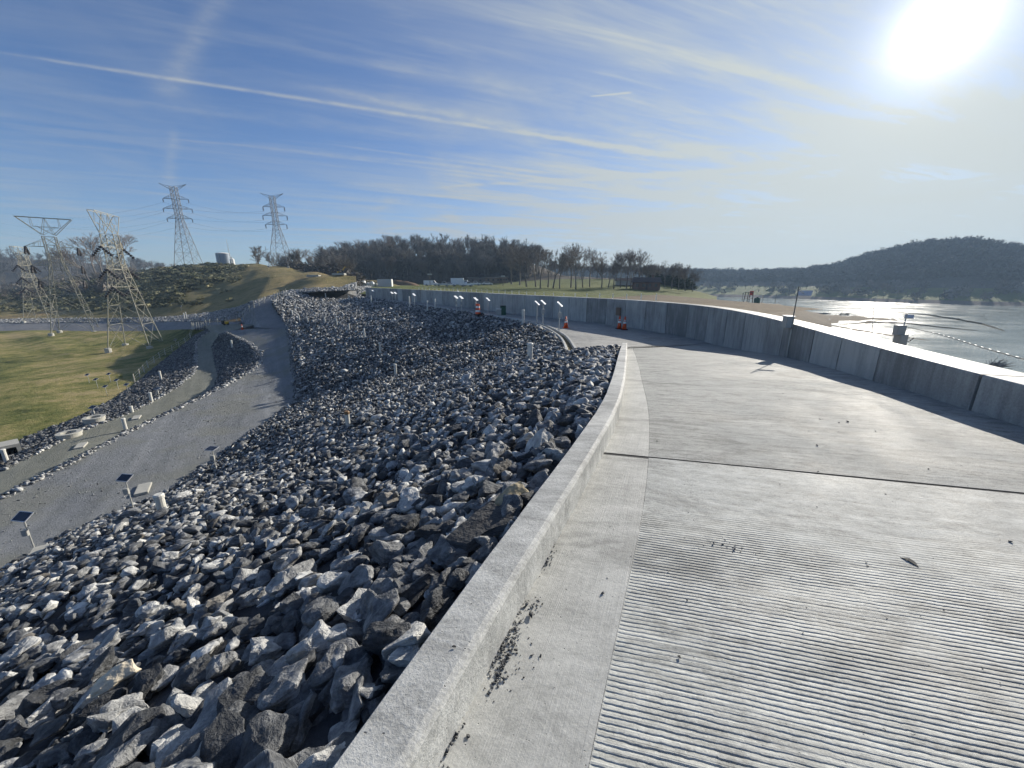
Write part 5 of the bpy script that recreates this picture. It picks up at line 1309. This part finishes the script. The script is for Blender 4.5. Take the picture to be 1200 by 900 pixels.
low = dz.ss(.0, .34, 1.0, 0.0)
wash = cth.pow(3)*.55*(cir1*1.0+cir3*1.1-.02)+low*(cth.pow(2)*.50+.10)
cover = (veil*(.50+cth.pow(2)*1.2)*(low*.8+.6)+wash).min(.93)
con = None
wig = wn(comb(pxn*1.0, pyn*1.0), 1.5, 4); tex = wn(comb(pxn*3, pyn*3), 2.2, 5, .65)
for (xa, ya, xb, yb, wd_, st) in [(-40,55,815,187,.034,.62),(340,98,815,190,.075,.40),(150,158,660,206,.05,.26),(560,198,860,240,.10,.42),(-60,193,300,214,.05,.20),(470,225,700,249,.10,.50),(505,220,935,196,.09,.42),(205,150,196,225,.05,.26),(270,-30,190,120,.05,.30),(690,113,742,108,.010,.7),(380,168,640,203,.03,.30),(640,200,1000,215,.08,.25),(340,270,860,262,.30,.36),(100,215,330,247,.1,.18),(300,172,840,238,.05,.30),(850,60,1200,200,.12,.25),(620,120,1000,230,.16,.22),(60,110,560,165,.10,.18),(420,70,800,130,.12,.16),(850,245,1200,225,.20,.22),(500,255,900,262,.3,.25)]:
    a = pl(xa, ya); b = pl(xb, yb); L = math.hypot(b[0]-a[0], b[1]-a[1]); ux, uy = (b[0]-a[0])/L, (b[1]-a[1])/L
    rx = pxn-a[0]; ry = pyn-a[1]; u = (rx*ux+ry*uy)/L; v = rx*(-uy)+ry*ux+(wig-.5)*wd_*1.6
    q = v/(u.max(0.0).min(1.0)*(wd_*.9)+wd_*.5); m_ = (q*q*-1).exp()*u.ss(-.03, .12)*u.ss(.82, 1.04, 1.0, 0.0)*(tex.ss(.25, .65)*.75+.25)*st
    con = m_ if con is None else con+m_
cover = (cover+con).min(.95)
mixn = T.nodes.new('ShaderNodeMix'); mixn.data_type = 'RGBA'
T.links.new(cover.k, mixn.inputs[0])
tintn = T.nodes.new('ShaderNodeMix'); tintn.data_type = 'RGBA'; tintn.blend_type = 'MULTIPLY'; tintn.inputs[0].default_value = 1
T.links.new(sky.outputs[0], tintn.inputs[6]); tintn.inputs[7].default_value = SKYTINT
T.links.new(tintn.outputs[2], mixn.inputs[6])
cl_b = cth.pow(3)*CLB1
cc = T.nodes.new('ShaderNodeCombineColor'); T.links.new((cl_b+CLB0*.91).k, cc.inputs[0]); T.links.new((cl_b*1.01+CLB0).k, cc.inputs[1]); T.links.new((cl_b*.70+CLB0*1.10).k, cc.inputs[2])
T.links.new(cc.outputs[0], mixn.inputs[7])
gl = cth.pow(3600)*160+cth.pow(500)*7+cth.pow(70)*.9
gc = T.nodes.new('ShaderNodeCombineColor')
for i, k in enumerate((1.0,.97,.88)): T.links.new((gl*k).k, gc.inputs[i])
addn = T.nodes.new('ShaderNodeMix'); addn.data_type = 'RGBA'; addn.blend_type = 'ADD'; addn.inputs[0].default_value = 1
T.links.new(mixn.outputs[2], addn.inputs[6]); T.links.new(gc.outputs[0], addn.inputs[7])
bg = T.nodes.new('ShaderNodeBackground'); bg.inputs[1].default_value = .075; T.links.new(addn.outputs[2], bg.inputs[0])
W.cycles.sampling_method = 'MANUAL'; W.cycles.sample_map_resolution = 256
ow = T.nodes.new('ShaderNodeOutputWorld'); T.links.new(bg.outputs[0], ow.inputs[0])
if HAZE:
    hb = MB().box((150, 480, 27), (2300, 1100, 110)); o = hb.build('haze', None); o.data.materials.clear()
    hm = bpy.data.materials.new('haze'); hm.use_nodes = True; hm.node_tree.nodes.clear()
    pv = hm.node_tree.nodes.new('ShaderNodeVolumePrincipled'); pv.inputs['Color'].default_value = (.52,.74,1,1); pv.inputs['Density'].default_value = HAZE; pv.inputs['Anisotropy'].default_value = .1
    oo = hm.node_tree.nodes.new('ShaderNodeOutputMaterial'); hm.node_tree.links.new(pv.outputs[0], oo.inputs['Volume']); o.data.materials.append(hm); tag(o, kind='stuff')
sc.view_settings.view_transform = 'Standard'; sc.view_settings.look = 'None'; sc.view_settings.gamma = 1; sc.view_settings.exposure = EXPO
sc.render.engine = 'CYCLES'; sc.cycles.use_denoising = True; sc.cycles.volume_bounces = 0; sc.cycles.max_bounces = 4; sc.cycles.diffuse_bounces = 2; sc.cycles.glossy_bounces = 2; sc.cycles.transmission_bounces = 1; sc.cycles.use_adaptive_sampling = True; sc.cycles.adaptive_threshold = .03
